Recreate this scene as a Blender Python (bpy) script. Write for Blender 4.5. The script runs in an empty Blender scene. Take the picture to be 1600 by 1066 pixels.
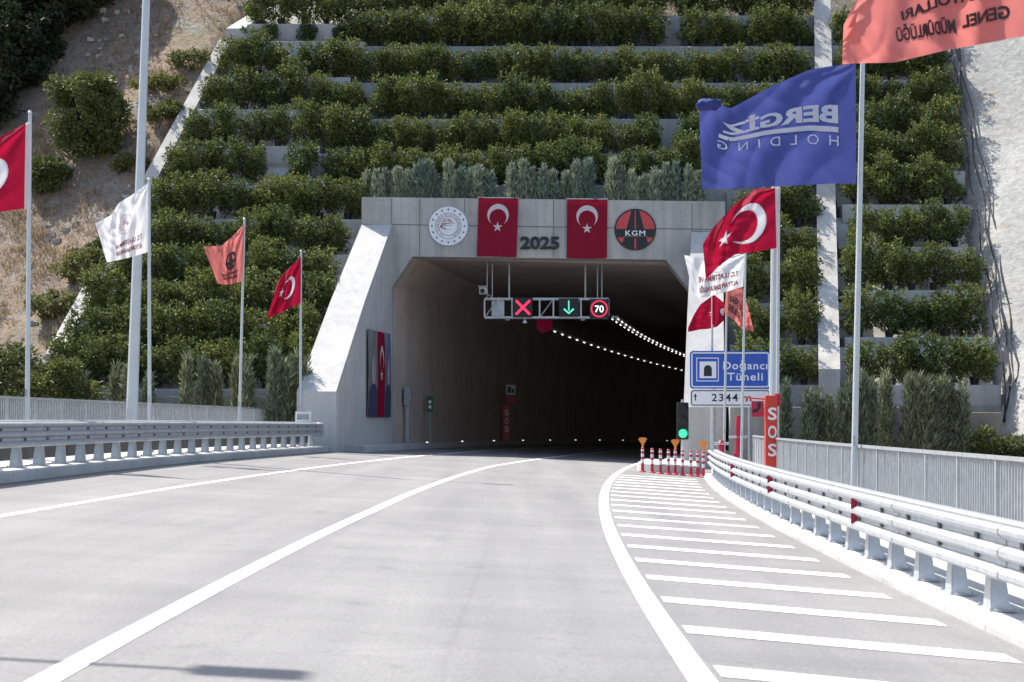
import bpy, bmesh, math, random
import numpy as np
from mathutils import Vector, noise

# ------------------------------------------------------------------ camera, sky, sun, exposure
SC = bpy.context.scene
COL = SC.collection
F, U0, HV, EYE = 2590.0, 800.0, 655.0, 1.5      # focal length in photo pixels, centre column, horizon row, eye height

cam_d = bpy.data.cameras.new('camera')
cam = bpy.data.objects.new('camera', cam_d)
COL.objects.link(cam)
cam.location = (0, 0, EYE)
cam.rotation_euler = (math.radians(90), 0, 0)
cam_d.sensor_width = 36
cam_d.lens = F / 1600 * 36
cam_d.shift_y = (HV - 533) / 1600
cam_d.clip_start = 0.2
cam_d.clip_end = 3000
cam_d.dof.use_dof = True
cam_d.dof.focus_distance = 62
cam_d.dof.aperture_fstop = 4.5
SC.camera = cam

SUN_AZ = math.atan2(-0.76, 0.65)      # measured from +Y towards +X
SUN_EL = math.radians(54)
world = bpy.data.worlds.new('World')
SC.world = world
world.use_nodes = True
wn = world.node_tree.nodes
sky = wn.new('ShaderNodeTexSky')
sky.sky_type = 'NISHITA'
sky.sun_disc = False
sky.sun_elevation = SUN_EL
sky.sun_rotation = SUN_AZ
sky.dust_density = 2.0
world.node_tree.links.new(sky.outputs[0], wn['Background'].inputs[0])
wn['Background'].inputs[1].default_value = 0.14

sun_d = bpy.data.lights.new('sun', 'SUN')
sun_d.energy = 4.8
sun_d.angle = math.radians(0.5)
sun_d.color = (1.0, 0.95, 0.87)
sun = bpy.data.objects.new('sun', sun_d)
COL.objects.link(sun)
to_sun = Vector((math.sin(SUN_AZ) * math.cos(SUN_EL), math.cos(SUN_AZ) * math.cos(SUN_EL), math.sin(SUN_EL)))
sun.rotation_euler = to_sun.to_track_quat('Z', 'Y').to_euler()

SC.view_settings.view_transform = 'Standard'
SC.view_settings.look = 'None'
SC.view_settings.exposure = 0.95
SC.view_settings.gamma = 1
SC.cycles.max_bounces = 6
SC.cycles.diffuse_bounces = 4
SC.cycles.transparent_max_bounces = 6
SC.cycles.use_denoising = True
SC.cycles.sample_clamp_indirect = 6

RNG = random.Random(7)


# ------------------------------------------------------------------ materials
def new_mat(name):
    m = bpy.data.materials.new(name)
    m.use_nodes = True
    return m, m.node_tree.nodes, m.node_tree.links, m.node_tree.nodes['Principled BSDF']


def ramp(nodes, links, fac, c0, c1, p0=0.3, p1=0.7):
    r = nodes.new('ShaderNodeValToRGB')
    r.color_ramp.elements[0].position = p0
    r.color_ramp.elements[1].position = p1
    r.color_ramp.elements[0].color = (*c0, 1)
    r.color_ramp.elements[1].color = (*c1, 1)
    links.new(fac, r.inputs[0])
    return r


def tex_noise(nodes, links, scale, detail=6, rough=0.6, stretch=None, obj=True):
    tc = nodes.new('ShaderNodeTexCoord')
    mp = nodes.new('ShaderNodeMapping')
    if stretch:
        mp.inputs['Scale'].default_value = stretch
    links.new(tc.outputs['Object'], mp.inputs[0])
    n = nodes.new('ShaderNodeTexNoise')
    n.inputs['Scale'].default_value = scale
    n.inputs['Detail'].default_value = detail
    n.inputs['Roughness'].default_value = rough
    links.new(mp.outputs[0], n.inputs['Vector'])
    return n


def mixc(nodes, links, a, b, fac, mode='MIX'):
    m = nodes.new('ShaderNodeMix')
    m.data_type = 'RGBA'
    m.blend_type = mode
    if isinstance(fac, float):
        m.inputs[0].default_value = fac
    else:
        links.new(fac, m.inputs[0])
    for s, i in ((a, 6), (b, 7)):
        if isinstance(s, tuple):
            m.inputs[i].default_value = (*s, 1)
        else:
            links.new(s, m.inputs[i])
    return m.outputs[2]


def plain(name, col, rough=0.6, metal=0.0, var=0.12, scale=6.0, bump=0.0, stretch=None, spec=0.4):
    m, n, l, b = new_mat(name)
    no = tex_noise(n, l, scale, stretch=stretch)
    lo = tuple(c * (1 - var) for c in col)
    hi = tuple(min(1, c * (1 + var)) for c in col)
    r = ramp(n, l, no.outputs[0], lo, hi)
    l.new(r.outputs[0], b.inputs['Base Color'])
    b.inputs['Roughness'].default_value = rough
    b.inputs['Metallic'].default_value = metal
    b.inputs['Specular IOR Level'].default_value = spec
    if bump:
        bp = n.new('ShaderNodeBump')
        bp.inputs['Strength'].default_value = bump
        bp.inputs['Distance'].default_value = 0.02
        l.new(no.outputs[0], bp.inputs['Height'])
        l.new(bp.outputs[0], b.inputs['Normal'])
    return m


def concrete(name, col, var=0.22, streak=0.25):
    m, n, l, b = new_mat(name)
    big = tex_noise(n, l, 0.55, 5, 0.6)
    fine = tex_noise(n, l, 9.0, 6, 0.7)
    st = tex_noise(n, l, 1.0, 4, 0.6, stretch=(2.6, 2.6, 0.16))
    r1 = ramp(n, l, big.outputs[0], tuple(c * (1 - var) for c in col), tuple(c * (1 + var * .6) for c in col))
    r2 = ramp(n, l, fine.outputs[0], (0.86, 0.86, 0.86), (1.05, 1.05, 1.05))
    r3 = ramp(n, l, st.outputs[0], (1 - streak,) * 3, (1.0, 1.0, 1.0), 0.36, 0.6)
    c = mixc(n, l, r1.outputs[0], r2.outputs[0], 1.0, 'MULTIPLY')
    c = mixc(n, l, c, r3.outputs[0], 1.0, 'MULTIPLY')
    l.new(c, b.inputs['Base Color'])
    b.inputs['Roughness'].default_value = 0.85
    bp = n.new('ShaderNodeBump')
    bp.inputs['Strength'].default_value = 0.25
    bp.inputs['Distance'].default_value = 0.03
    l.new(fine.outputs[0], bp.inputs['Height'])
    l.new(bp.outputs[0], b.inputs['Normal'])
    return m


def road_mat():
    m, n, l, b = new_mat('road_surface')
    lanes = tex_noise(n, l, 1.0, 5, 0.6, stretch=(1.1, 0.05, 1))
    patch = tex_noise(n, l, 0.35, 6, 0.65)
    cross = tex_noise(n, l, 1.0, 3, 0.5, stretch=(0.12, 1.5, 1))
    fine = tex_noise(n, l, 30.0, 6, 0.8, stretch=(1.3, 0.6, 1))
    r1 = ramp(n, l, patch.outputs[0], (0.180, 0.179, 0.176), (0.228, 0.226, 0.221), 0.3, 0.72)
    r2 = ramp(n, l, lanes.outputs[0], (0.82, 0.82, 0.83), (1.05, 1.05, 1.05), 0.35, 0.65)
    r3 = ramp(n, l, fine.outputs[0], (0.70, 0.70, 0.70), (1.16, 1.16, 1.16), 0.3, 0.7)
    r4 = ramp(n, l, cross.outputs[0], (0.95, 0.95, 0.95), (1.03, 1.03, 1.03), 0.35, 0.65)
    c = mixc(n, l, r1.outputs[0], r2.outputs[0], 1.0, 'MULTIPLY')
    c = mixc(n, l, c, r3.outputs[0], 1.0, 'MULTIPLY')
    c = mixc(n, l, c, r4.outputs[0], 1.0, 'MULTIPLY')
    spots = tex_noise(n, l, 1.9, 3, 0.5)
    r5 = ramp(n, l, spots.outputs[0], (1.0, 1.0, 1.0), (0.80, 0.80, 0.80), 0.66, 0.74)
    vo = n.new('ShaderNodeTexVoronoi')
    vo.feature = 'DISTANCE_TO_EDGE'
    vo.inputs['Scale'].default_value = 0.16
    tcv = n.new('ShaderNodeTexCoord')
    l.new(tcv.outputs['Object'], vo.inputs['Vector'])
    r6 = ramp(n, l, vo.outputs['Distance'], (0.90, 0.90, 0.90), (1, 1, 1), 0.0, 0.006)
    c = mixc(n, l, c, r5.outputs[0], 1.0, 'MULTIPLY')
    c = mixc(n, l, c, r6.outputs[0], 1.0, 'MULTIPLY')
    l.new(c, b.inputs['Base Color'])
    b.inputs['Roughness'].default_value = 0.8
    bp = n.new('ShaderNodeBump')
    bp.inputs['Strength'].default_value = 0.3
    bp.inputs['Distance'].default_value = 0.008
    l.new(fine.outputs[0], bp.inputs['Height'])
    l.new(bp.outputs[0], b.inputs['Normal'])
    return m


def paint_mat():
    m, n, l, b = new_mat('road_paint')
    w = tex_noise(n, l, 14.0, 7, 0.75)
    p = tex_noise(n, l, 1.3, 4, 0.6)
    r = ramp(n, l, w.outputs[0], (0.55, 0.55, 0.55), (0.80, 0.80, 0.79), 0.28, 0.46)
    r2 = ramp(n, l, p.outputs[0], (0.86, 0.86, 0.85), (1.0, 1.0, 1.0), 0.35, 0.6)
    sc_ = tex_noise(n, l, 1.0, 5, 0.7, stretch=(9, 0.5, 1))
    r3 = ramp(n, l, sc_.outputs[0], (0.82, 0.82, 0.81), (1, 1, 1), 0.38, 0.52)
    c = mixc(n, l, r.outputs[0], r2.outputs[0], 1.0, 'MULTIPLY')
    c = mixc(n, l, c, r3.outputs[0], 1.0, 'MULTIPLY')
    l.new(c, b.inputs['Base Color'])
    b.inputs['Roughness'].default_value = 0.65
    return m


def leaf_mat(name, dark, light, trans=0.3, rough=0.5, yellow=None):
    m, n, l, b = new_mat(name)
    geo = n.new('ShaderNodeNewGeometry')
    oi = n.new('ShaderNodeObjectInfo')
    r = ramp(n, l, geo.outputs['Random Per Island'], dark, light, 0.05, 0.95)
    if yellow:
        e = r.color_ramp.elements.new(0.97)
        e.color = (*yellow, 1)
        r.color_ramp.elements[1].position = 0.88
    r2 = ramp(n, l, oi.outputs['Random'], (0.70, 0.80, 0.78), (1.22, 1.16, 0.95), 0.0, 1.0)
    c = mixc(n, l, r.outputs[0], r2.outputs[0], 1.0, 'MULTIPLY')
    l.new(c, b.inputs['Base Color'])
    b.inputs['Roughness'].default_value = rough
    b.inputs['Specular IOR Level'].default_value = 0.18
    tr = n.new('ShaderNodeBsdfTranslucent')
    l.new(c, tr.inputs[0])
    mx = n.new('ShaderNodeMixShader')
    mx.inputs[0].default_value = trans
    l.new(b.outputs[0], mx.inputs[1])
    l.new(tr.outputs[0], mx.inputs[2])
    l.new(mx.outputs[0], n['Material Output'].inputs[0])
    return m


def cloth_mat(name, col, trans=0.4, var=0.07):
    m, n, l, b = new_mat(name)
    no = tex_noise(n, l, 3.0, 5)
    r = ramp(n, l, no.outputs[0], tuple(c * (1 - var) for c in col), tuple(min(1, c * (1 + var)) for c in col))
    l.new(r.outputs[0], b.inputs['Base Color'])
    b.inputs['Roughness'].default_value = 0.75
    b.inputs['Specular IOR Level'].default_value = 0.2
    tr = n.new('ShaderNodeBsdfTranslucent')
    l.new(r.outputs[0], tr.inputs[0])
    mx = n.new('ShaderNodeMixShader')
    mx.inputs[0].default_value = trans
    l.new(b.outputs[0], mx.inputs[1])
    l.new(tr.outputs[0], mx.inputs[2])
    l.new(mx.outputs[0], n['Material Output'].inputs[0])
    return m


def lamp_mat(name, col, strength):
    m, n, l, b = new_mat(name)
    b.inputs['Base Color'].default_value = (*[c * .6 for c in col], 1)
    b.inputs['Emission Color'].default_value = (*col, 1)
    b.inputs['Emission Strength'].default_value = strength
    return m


def hill_mat():
    m, n, l, b = new_mat('dry_hillside')
    big = tex_noise(n, l, 0.16, 6, 0.62)
    mid = tex_noise(n, l, 0.55, 7, 0.7)
    fine = tex_noise(n, l, 5.0, 8, 0.75)
    rk = tex_noise(n, l, 0.3, 8, 0.7, stretch=(1, 1, 1.6))
    soil = ramp(n, l, fine.outputs[0], (0.12, 0.090, 0.068), (0.36, 0.295, 0.235), 0.3, 0.7)
    straw = ramp(n, l, fine.outputs[0], (0.19, 0.125, 0.085), (0.40, 0.295, 0.205), 0.3, 0.7)
    olive = ramp(n, l, fine.outputs[0], (0.09, 0.095, 0.04), (0.25, 0.25, 0.12), 0.3, 0.7)
    rock = ramp(n, l, fine.outputs[0], (0.10, 0.092, 0.088), (0.46, 0.44, 0.41), 0.32, 0.7)
    f1 = ramp(n, l, mid.outputs[0], (0, 0, 0), (1, 1, 1), 0.44, 0.56)
    f2 = ramp(n, l, big.outputs[0], (0, 0, 0), (1, 1, 1), 0.56, 0.68)
    f3 = ramp(n, l, rk.outputs[0], (0, 0, 0), (1, 1, 1), 0.54, 0.62)
    c = mixc(n, l, soil.outputs[0], straw.outputs[0], f1.outputs[0])
    c = mixc(n, l, c, olive.outputs[0], f2.outputs[0])
    c = mixc(n, l, c, rock.outputs[0], f3.outputs[0])
    l.new(c, b.inputs['Base Color'])
    b.inputs['Roughness'].default_value = 0.95
    bp = n.new('ShaderNodeBump')
    bp.inputs['Strength'].default_value = 0.8
    bp.inputs['Distance'].default_value = 0.25
    l.new(fine.outputs[0], bp.inputs['Height'])
    l.new(bp.outputs[0], b.inputs['Normal'])
    return m


def shot_mat():
    m, n, l, b = new_mat('shotcrete')
    big = tex_noise(n, l, 0.22, 6, 0.65)
    pat = tex_noise(n, l, 0.5, 7, 0.7)
    fine = tex_noise(n, l, 3.2, 8, 0.8)
    r1 = ramp(n, l, big.outputs[0], (0.33, 0.325, 0.305), (0.42, 0.415, 0.39), 0.35, 0.65)
    r2 = ramp(n, l, fine.outputs[0], (0.62, 0.62, 0.62), (1.15, 1.15, 1.13), 0.30, 0.62)
    f3 = ramp(n, l, pat.outputs[0], (0, 0, 0), (1, 1, 1), 0.56, 0.66)
    c = mixc(n, l, r1.outputs[0], (0.36, 0.315, 0.255), f3.outputs[0])
    c = mixc(n, l, c, r2.outputs[0], 1.0, 'MULTIPLY')
    l.new(c, b.inputs['Base Color'])
    b.inputs['Roughness'].default_value = 0.95
    bp = n.new('ShaderNodeBump')
    bp.inputs['Strength'].default_value = 0.7
    bp.inputs['Distance'].default_value = 0.18
    l.new(fine.outputs[0], bp.inputs['Height'])
    l.new(bp.outputs[0], b.inputs['Normal'])
    return m


M = {}
M['road'] = road_mat()
M['paint'] = paint_mat()
M['concrete'] = concrete('portal_concrete', (0.45, 0.435, 0.41), 0.22, 0.2)
M['wing'] = concrete('wing_concrete', (0.50, 0.49, 0.47), 0.14, 0.12)
M['lining'] = concrete('tunnel_lining', (0.56, 0.47, 0.40), 0.15, 0.12)
M['joint'] = plain('concrete_joint', (0.16, 0.155, 0.15), 0.9)
M['terrace'] = concrete('terrace_concrete', (0.34, 0.34, 0.325), 0.22, 0.2)
M['planter'] = concrete('tan_planter_concrete', (0.34, 0.29, 0.235), 0.25, 0.2)
M['slope_concrete'] = concrete('sprayed_concrete', (0.50, 0.48, 0.445), 0.22, 0.15)
M['kerb'] = concrete('kerb_concrete', (0.44, 0.435, 0.42), 0.2, 0.0)
M['walk'] = concrete('walkway_concrete', (0.50, 0.49, 0.46), 0.2, 0.0)
M['steel'] = plain('galvanised_steel', (0.43, 0.45, 0.47), 0.40, 0.45, 0.16, 7, 0.06)
M['steel_dark'] = plain('weathered_steel', (0.33, 0.345, 0.36), 0.5, 0.3, 0.15, 9)
M['bracket'] = plain('bracket_steel', (0.10, 0.105, 0.11), 0.6, 0.3)
M['pole'] = plain('pole_paint', (0.50, 0.53, 0.55), 0.4, 0.3, 0.06, 3)
M['hill'] = hill_mat()
M['ground'] = plain('bare_ground', (0.22, 0.19, 0.15), 0.95, 0, 0.35, 0.8, 0.4)
M['shot'] = shot_mat()
M['leaf'] = leaf_mat('laurel_leaves', (0.040, 0.060, 0.020), (0.145, 0.18, 0.062), 0.34, 0.55, (0.21, 0.23, 0.06))
M['leaf_young'] = leaf_mat('young_laurel_leaves', (0.046, 0.066, 0.020), (0.165, 0.19, 0.062), 0.36, 0.55, (0.25, 0.24, 0.07))
M['bush'] = leaf_mat('wild_bush_leaves', (0.055, 0.075, 0.026), (0.155, 0.175, 0.07), 0.25, 0.6)
M['olive'] = leaf_mat('olive_scrub_leaves', (0.10, 0.10, 0.035), (0.26, 0.25, 0.10), 0.3, 0.7)
M['cyp'] = leaf_mat('cypress_sprays', (0.085, 0.11, 0.070), (0.27, 0.30, 0.22), 0.2, 0.7)
M['cyp_pale'] = leaf_mat('pale_cypress_sprays', (0.11, 0.145, 0.12), (0.32, 0.37, 0.32), 0.2, 0.7)
M['forest'] = leaf_mat('forest_leaves', (0.018, 0.028, 0.012), (0.05, 0.068, 0.028), 0.12, 0.6)
M['straw'] = leaf_mat('dry_grass_blades', (0.22, 0.145, 0.10), (0.42, 0.315, 0.215), 0.3, 0.9)
M['bark'] = plain('bark', (0.09, 0.07, 0.05), 0.9, 0, 0.3, 8, 0.4)
M['pot'] = plain('black_plastic_pot', (0.012, 0.012, 0.013), 0.5)
M['soil'] = plain('pot_soil', (0.05, 0.035, 0.025), 0.95)
M['stone'] = plain('loose_stone', (0.36, 0.34, 0.31), 0.9, 0, 0.3, 2.0, 0.3)
M['red'] = cloth_mat('red_cloth', (0.34, 0.006, 0.034), 0.36)
M['white_cloth'] = cloth_mat('white_cloth', (0.78, 0.78, 0.80), 0.42, 0.03)
M['coral'] = cloth_mat('coral_cloth', (0.60, 0.185, 0.17), 0.40)
M['blue_cloth'] = cloth_mat('blue_cloth', (0.060, 0.078, 0.27), 0.36)
M['print_white'] = cloth_mat('white_print', (0.86, 0.86, 0.88), 0.45, 0.02)
M['print_black'] = plain('black_print', (0.05, 0.03, 0.035), 0.8)
M['print_red'] = plain('dark_red_print', (0.30, 0.02, 0.04), 0.8)
M['print_blue'] = plain('navy_print', (0.03, 0.04, 0.10), 0.8)
M['sign_white'] = plain('sign_white', (0.72, 0.72, 0.74), 0.5, 0, 0.05)
M['sign_blue'] = plain('sign_blue', (0.022, 0.085, 0.42), 0.45, 0, 0.08)
M['sign_black'] = plain('sign_black', (0.015, 0.017, 0.02), 0.5)
M['sign_coral'] = plain('sign_coral', (0.52, 0.055, 0.06), 0.5)
M['letter_dark'] = plain('dark_letter', (0.02, 0.028, 0.026), 0.5)
M['red_paint'] = plain('red_paint', (0.55, 0.045, 0.03), 0.45, 0, 0.1)
M['crimson'] = plain('crimson_paint', (0.42, 0.015, 0.05), 0.45, 0, 0.1)
M['orange'] = plain('orange_reflector', (0.80, 0.24, 0.03), 0.35, 0, 0.1)
M['post_red'] = plain('post_red', (0.48, 0.03, 0.05), 0.5, 0, 0.1)
M['black_box'] = plain('black_housing', (0.014, 0.014, 0.018), 0.45)
M['grey_box'] = plain('grey_cabinet', (0.48, 0.49, 0.49), 0.5)
M['green_sign'] = plain('green_sign', (0.012, 0.10, 0.06), 0.5)
M['cable'] = plain('cable_rubber', (0.02, 0.02, 0.022), 0.6)
M['led_red'] = lamp_mat('red_led', (1.0, 0.03, 0.10), 0.6)
M['led_green'] = lamp_mat('green_led', (0.10, 0.75, 0.50), 0.55)
M['led_white'] = lamp_mat('white_led', (0.90, 0.95, 1.0), 0.9)
M['signal_green'] = lamp_mat('green_signal', (0.05, 0.80, 0.36), 0.6)
M['tube'] = lamp_mat('tunnel_tube', (1.0, 0.97, 0.92), 1.6)
M['stud'] = lamp_mat('kerb_stud', (1.0, 0.95, 0.85), 0.6)
M['red_hung'] = cloth_mat('red_hung_cloth', (0.25, 0.006, 0.026), 0.15)  # darker copy of the red cloth, shade on the fascia put into its colour
M['portrait_grey'] = plain('portrait_grey', (0.16, 0.17, 0.17), 0.7, 0, 0.3, 1.5)
M['portrait_blue'] = plain('portrait_blue', (0.13, 0.13, 0.22), 0.7, 0, 0.35, 1.5)
M['portrait_skin'] = plain('portrait_skin', (0.34, 0.27, 0.26), 0.7, 0, 0.25, 2.5)
M['portrait_suit'] = plain('portrait_suit', (0.04, 0.04, 0.08), 0.7)


# ------------------------------------------------------------------ geometry helpers
class MB:
    """collects shapes and links them as one mesh object"""
    def __init__(self):
        self.v, self.f, self.m = [], [], []

    def add(self, verts, faces, mi=0):
        b = len(self.v)
        self.v += [tuple(p) for p in verts]
        self.f += [tuple(b + i for i in f) for f in faces]
        self.m += [mi] * len(faces)
        return self

    def hexa(self, p, mi=0):
        # p: 4 bottom (ccw) + 4 top
        return self.add(p, [(3, 2, 1, 0), (4, 5, 6, 7), (0, 1, 5, 4), (1, 2, 6, 5), (2, 3, 7, 6), (3, 0, 4, 7)], mi)

    def box(self, c, s, mi=0, rz=0.0, bevel=0.0):
        x, y, z = (k / 2 for k in s)
        ca, sa = math.cos(rz), math.sin(rz)
        def tr(p):
            return (c[0] + p[0] * ca - p[1] * sa, c[1] + p[0] * sa + p[1] * ca, c[2] + p[2])
        if bevel <= 0:
            pts = [(-x, -y, -z), (x, -y, -z), (x, y, -z), (-x, y, -z), (-x, -y, z), (x, -y, z), (x, y, z), (-x, y, z)]
            return self.hexa([tr(p) for p in pts], mi)
        bm = bmesh.new()
        bmesh.ops.create_cube(bm, size=1)
        for q in bm.verts:
            q.co = Vector((q.co.x * 2 * x, q.co.y * 2 * y, q.co.z * 2 * z))
        bmesh.ops.bevel(bm, geom=list(bm.edges), offset=bevel, segments=2, affect='EDGES', profile=0.5)
        self.add([tr(q.co) for q in bm.verts], [[q.index for q in f.verts] for f in bm.faces], mi)
        bm.free()
        return self

    def tube(self, path, r, n=10, mi=0, caps=True):
        path = [Vector(p) for p in path]
        rr = r if isinstance(r, (list, tuple)) else [r] * len(path)
        rings = []
        for i, p in enumerate(path):
            d = (path[min(i + 1, len(path) - 1)] - path[max(i - 1, 0)]).normalized()
            a = d.orthogonal().normalized() if abs(d.z) > 0.9 else d.cross(Vector((0, 0, 1))).normalized()
            if abs(d.z) > 0.9:
                a = (Vector((1, 0, 0)) - d * d.x).normalized()
            b = d.cross(a)
            rings.append([p + (a * math.cos(2 * math.pi * k / n) + b * math.sin(2 * math.pi * k / n)) * rr[i] for k in range(n)])
        vs = [q for ring in rings for q in ring]
        fs = []
        for i in range(len(path) - 1):
            for k in range(n):
                fs.append((i * n + k, i * n + (k + 1) % n, (i + 1) * n + (k + 1) % n, (i + 1) * n + k))
        if caps:
            fs.append(tuple(range(n))[::-1])
            fs.append(tuple((len(path) - 1) * n + k for k in range(n)))
        return self.add(vs, fs, mi)

    def lathe(self, c, prof, n=14, mi=0):
        vs, fs = [], []
        for (r, z) in prof:
            vs += [(c[0] + r * math.cos(2 * math.pi * k / n), c[1] + r * math.sin(2 * math.pi * k / n), c[2] + z) for k in range(n)]
        for i in range(len(prof) - 1):
            for k in range(n):
                fs.append((i * n + k, i * n + (k + 1) % n, (i + 1) * n + (k + 1) % n, (i + 1) * n + k))
        fs.append(tuple(range(n))[::-1])
        fs.append(tuple((len(prof) - 1) * n + k for k in range(n)))
        return self.add(vs, fs, mi)

    def plate(self, poly, to3, th, mi=0):
        """extrude a 2D polygon (x right, y up) along the mapping to3(x, y, depth)"""
        n = len(poly)
        vs = [to3(x, y, 0) for x, y in poly] + [to3(x, y, th) for x, y in poly]
        fs = [tuple(range(n)), tuple(range(2 * n - 1, n - 1, -1))]
        fs += [(i, i + n, (i + 1) % n + n, (i + 1) % n) for i in range(n)]
        return self.add(vs, fs, mi)

    def sheet(self, verts2, faces, fn, mi=0):
        return self.add([fn(x, y) for x, y in verts2], faces, mi)

    def build(self, name, mat, parent=None, smooth=False, kind=None):
        me = bpy.data.meshes.new(name)
        off = parent_world(parent) if parent is not None else Vector((0, 0, 0))
        me.from_pydata([(x - off.x, y - off.y, z - off.z) for x, y, z in self.v], [], self.f)
        mats = mat if isinstance(mat, (list, tuple)) else [mat]
        for mm in mats:
            me.materials.append(mm)
        if len(mats) > 1:
            me.polygons.foreach_set('material_index', self.m)
        bm = bmesh.new()
        bm.from_mesh(me)
        if not smooth == 'open':
            bmesh.ops.recalc_face_normals(bm, faces=bm.faces)
        bm.to_mesh(me)
        bm.free()
        if smooth:
            me.polygons.foreach_set('use_smooth', [True] * len(me.polygons))
            if smooth != 'open':
                try:
                    me.set_sharp_from_angle(angle=math.radians(38))
                except Exception:
                    pass
        me.update()
        o = bpy.data.objects.new(name, me)
        COL.objects.link(o)
        if parent is not None:
            o.parent = parent
        if kind:
            o['kind'] = kind
        return o


def parent_world(o):
    p = Vector((0, 0, 0))
    while o is not None:
        p += o.location
        o = o.parent
    return p


def tag(o, label, cat, group=None):
    o['label'] = label
    o['category'] = cat
    if group:
        o['group'] = group
    return o


def thing(name, label, cat, loc=(0, 0, 0), group=None):
    o = bpy.data.objects.new(name, None)
    o.empty_display_size = 0.2
    COL.objects.link(o)
    o.location = loc
    return tag(o, label, cat, group)


def dup(root, loc, rz=0.0, sc=(1, 1, 1), label=None, group=None):
    r = root.copy()
    COL.objects.link(r)
    r.location = loc
    r.rotation_euler = (0, 0, rz)
    r.scale = sc
    if label:
        r['label'] = label
    if group:
        r['group'] = group
    for ch in root.children:
        c = ch.copy()
        COL.objects.link(c)
        c.parent = r
        for g in ch.children:
            d = g.copy()
            COL.objects.link(d)
            d.parent = c
    return r


ORD = ['first', 'second', 'third', 'fourth', 'fifth', 'sixth', 'seventh', 'eighth', 'ninth', 'tenth', 'eleventh', 'twelfth',
       'thirteenth', 'fourteenth', 'fifteenth', 'sixteenth', 'seventeenth', 'eighteenth', 'nineteenth', 'twentieth']
def ordinal(i):
    if i < 20:
        return ORD[i]
    t = {2: 'twenty', 3: 'thirty', 4: 'forty'}[(i + 1) // 10]
    r = (i + 1) % 10
    return (t + '-' + ORD[r - 1]) if r else {'twenty': 'twentieth', 'thirty': 'thirtieth', 'forty': 'fortieth'}[t]


def at(u, v, Y):
    return Vector(((u - U0) / F * Y, Y, EYE + (HV - v) / F * Y))


def curve_x(Y):
    return -2.53 + 0.0012 * max(Y - 9, 0) ** 2


def rp(Y, o, h=0.0):
    """point at distance o right of the middle line, h above the banked road plane"""
    s = 0.0024 * max(Y - 9, 0)
    k = 1 / math.sqrt(1 + s * s)
    x = curve_x(Y) + o * k
    return Vector((x, Y - o * s * k, -0.05 * x + h))


def frange(a, b, d):
    n = max(1, int(round((b - a) / d)))
    return [a + (b - a) * i / n for i in range(n + 1)]


def sweep(mb, Ys, prof, closed=True, mi=0, caps=True):
    """prof: list of (o, h) or function of Y giving that list"""
    pts, n = [], 0
    for Y in Ys:
        p = prof(Y) if callable(prof) else prof
        n = len(p)
        pts += [rp(Y, o, h) for o, h in p]
    fs = []
    for i in range(len(Ys) - 1):
        for k in range(n if closed else n - 1):
            k2 = (k + 1) % n
            fs.append((i * n + k, i * n + k2, (i + 1) * n + k2, (i + 1) * n + k))
    if closed and caps:
        fs.append(tuple(range(n)))
        fs.append(tuple((len(Ys) - 1) * n + k for k in range(n))[::-1])
    return mb.add(pts, fs, mi)


def interp(x, xs, ys):
    return float(np.interp(x, xs, ys))


# text as a 2D triangle mesh, capital height 1
def text2d(s, bold=0.0, spacing=1.0, res=3):
    cu = bpy.data.curves.new('lettering', 'FONT')
    cu.body = s
    cu.size = 1.0
    cu.offset = bold
    cu.space_character = spacing
    cu.resolution_u = res
    cu.fill_mode = 'FRONT'
    ob = bpy.data.objects.new('lettering', cu)
    COL.objects.link(ob)
    bpy.context.view_layer.update()
    me = ob.evaluated_get(bpy.context.evaluated_depsgraph_get()).to_mesh()
    v = np.array([(p.co.x, p.co.y) for p in me.vertices]) if len(me.vertices) else np.zeros((0, 2))
    f = [tuple(p.vertices) for p in me.polygons]
    ob.evaluated_get(bpy.context.evaluated_depsgraph_get()).to_mesh_clear()
    bpy.data.objects.remove(ob)
    bpy.data.curves.remove(cu)
    cap = 0.73
    v[:, 0] -= v[:, 0].min()
    v /= cap
    return v, f


def refine(v, f, L):
    """split long edges so that flat artwork can follow a curved surface"""
    bm = bmesh.new()
    vs = [bm.verts.new((p[0], p[1], 0)) for p in v]
    for q in f:
        try:
            bm.faces.new([vs[i] for i in q])
        except ValueError:
            pass
    bmesh.ops.triangulate(bm, faces=bm.faces)
    for _ in range(5):
        e = [x for x in bm.edges if x.calc_length() > L]
        if not e:
            break
        bmesh.ops.subdivide_edges(bm, edges=e, cuts=1)
        bmesh.ops.triangulate(bm, faces=bm.faces)
    bm.verts.index_update()
    out = [(q.co.x, q.co.y) for q in bm.verts], [[q.index for q in p.verts] for p in bm.faces]
    bm.free()
    return out


def circle(cx, cy, r, n=40, a0=0.0, a1=2 * math.pi, full=True):
    m = n if full else n + 1
    return [(cx + r * math.cos(a0 + (a1 - a0) * k / n), cy + r * math.sin(a0 + (a1 - a0) * k / n)) for k in range(m)]


def ring(cx, cy, r0, r1, n=48, a0=0.0, a1=2 * math.pi):
    v, f = [], []
    for k in range(n + 1):
        a = a0 + (a1 - a0) * k / n
        v += [(cx + r0 * math.cos(a), cy + r0 * math.sin(a)), (cx + r1 * math.cos(a), cy + r1 * math.sin(a))]
    for k in range(n):
        f.append((2 * k, 2 * k + 1, 2 * k + 3, 2 * k + 2))
    return v, f


def star(cx, cy, r, rot=0.0, inner=0.382):
    p = []
    for k in range(10):
        a = rot + math.pi * k / 5
        q = r if k % 2 == 0 else r * inner
        p.append((cx + q * math.cos(a), cy + q * math.sin(a)))
    v = p + [(cx, cy)]
    return v, [(k, (k + 1) % 10, 10) for k in range(10)]


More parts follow.
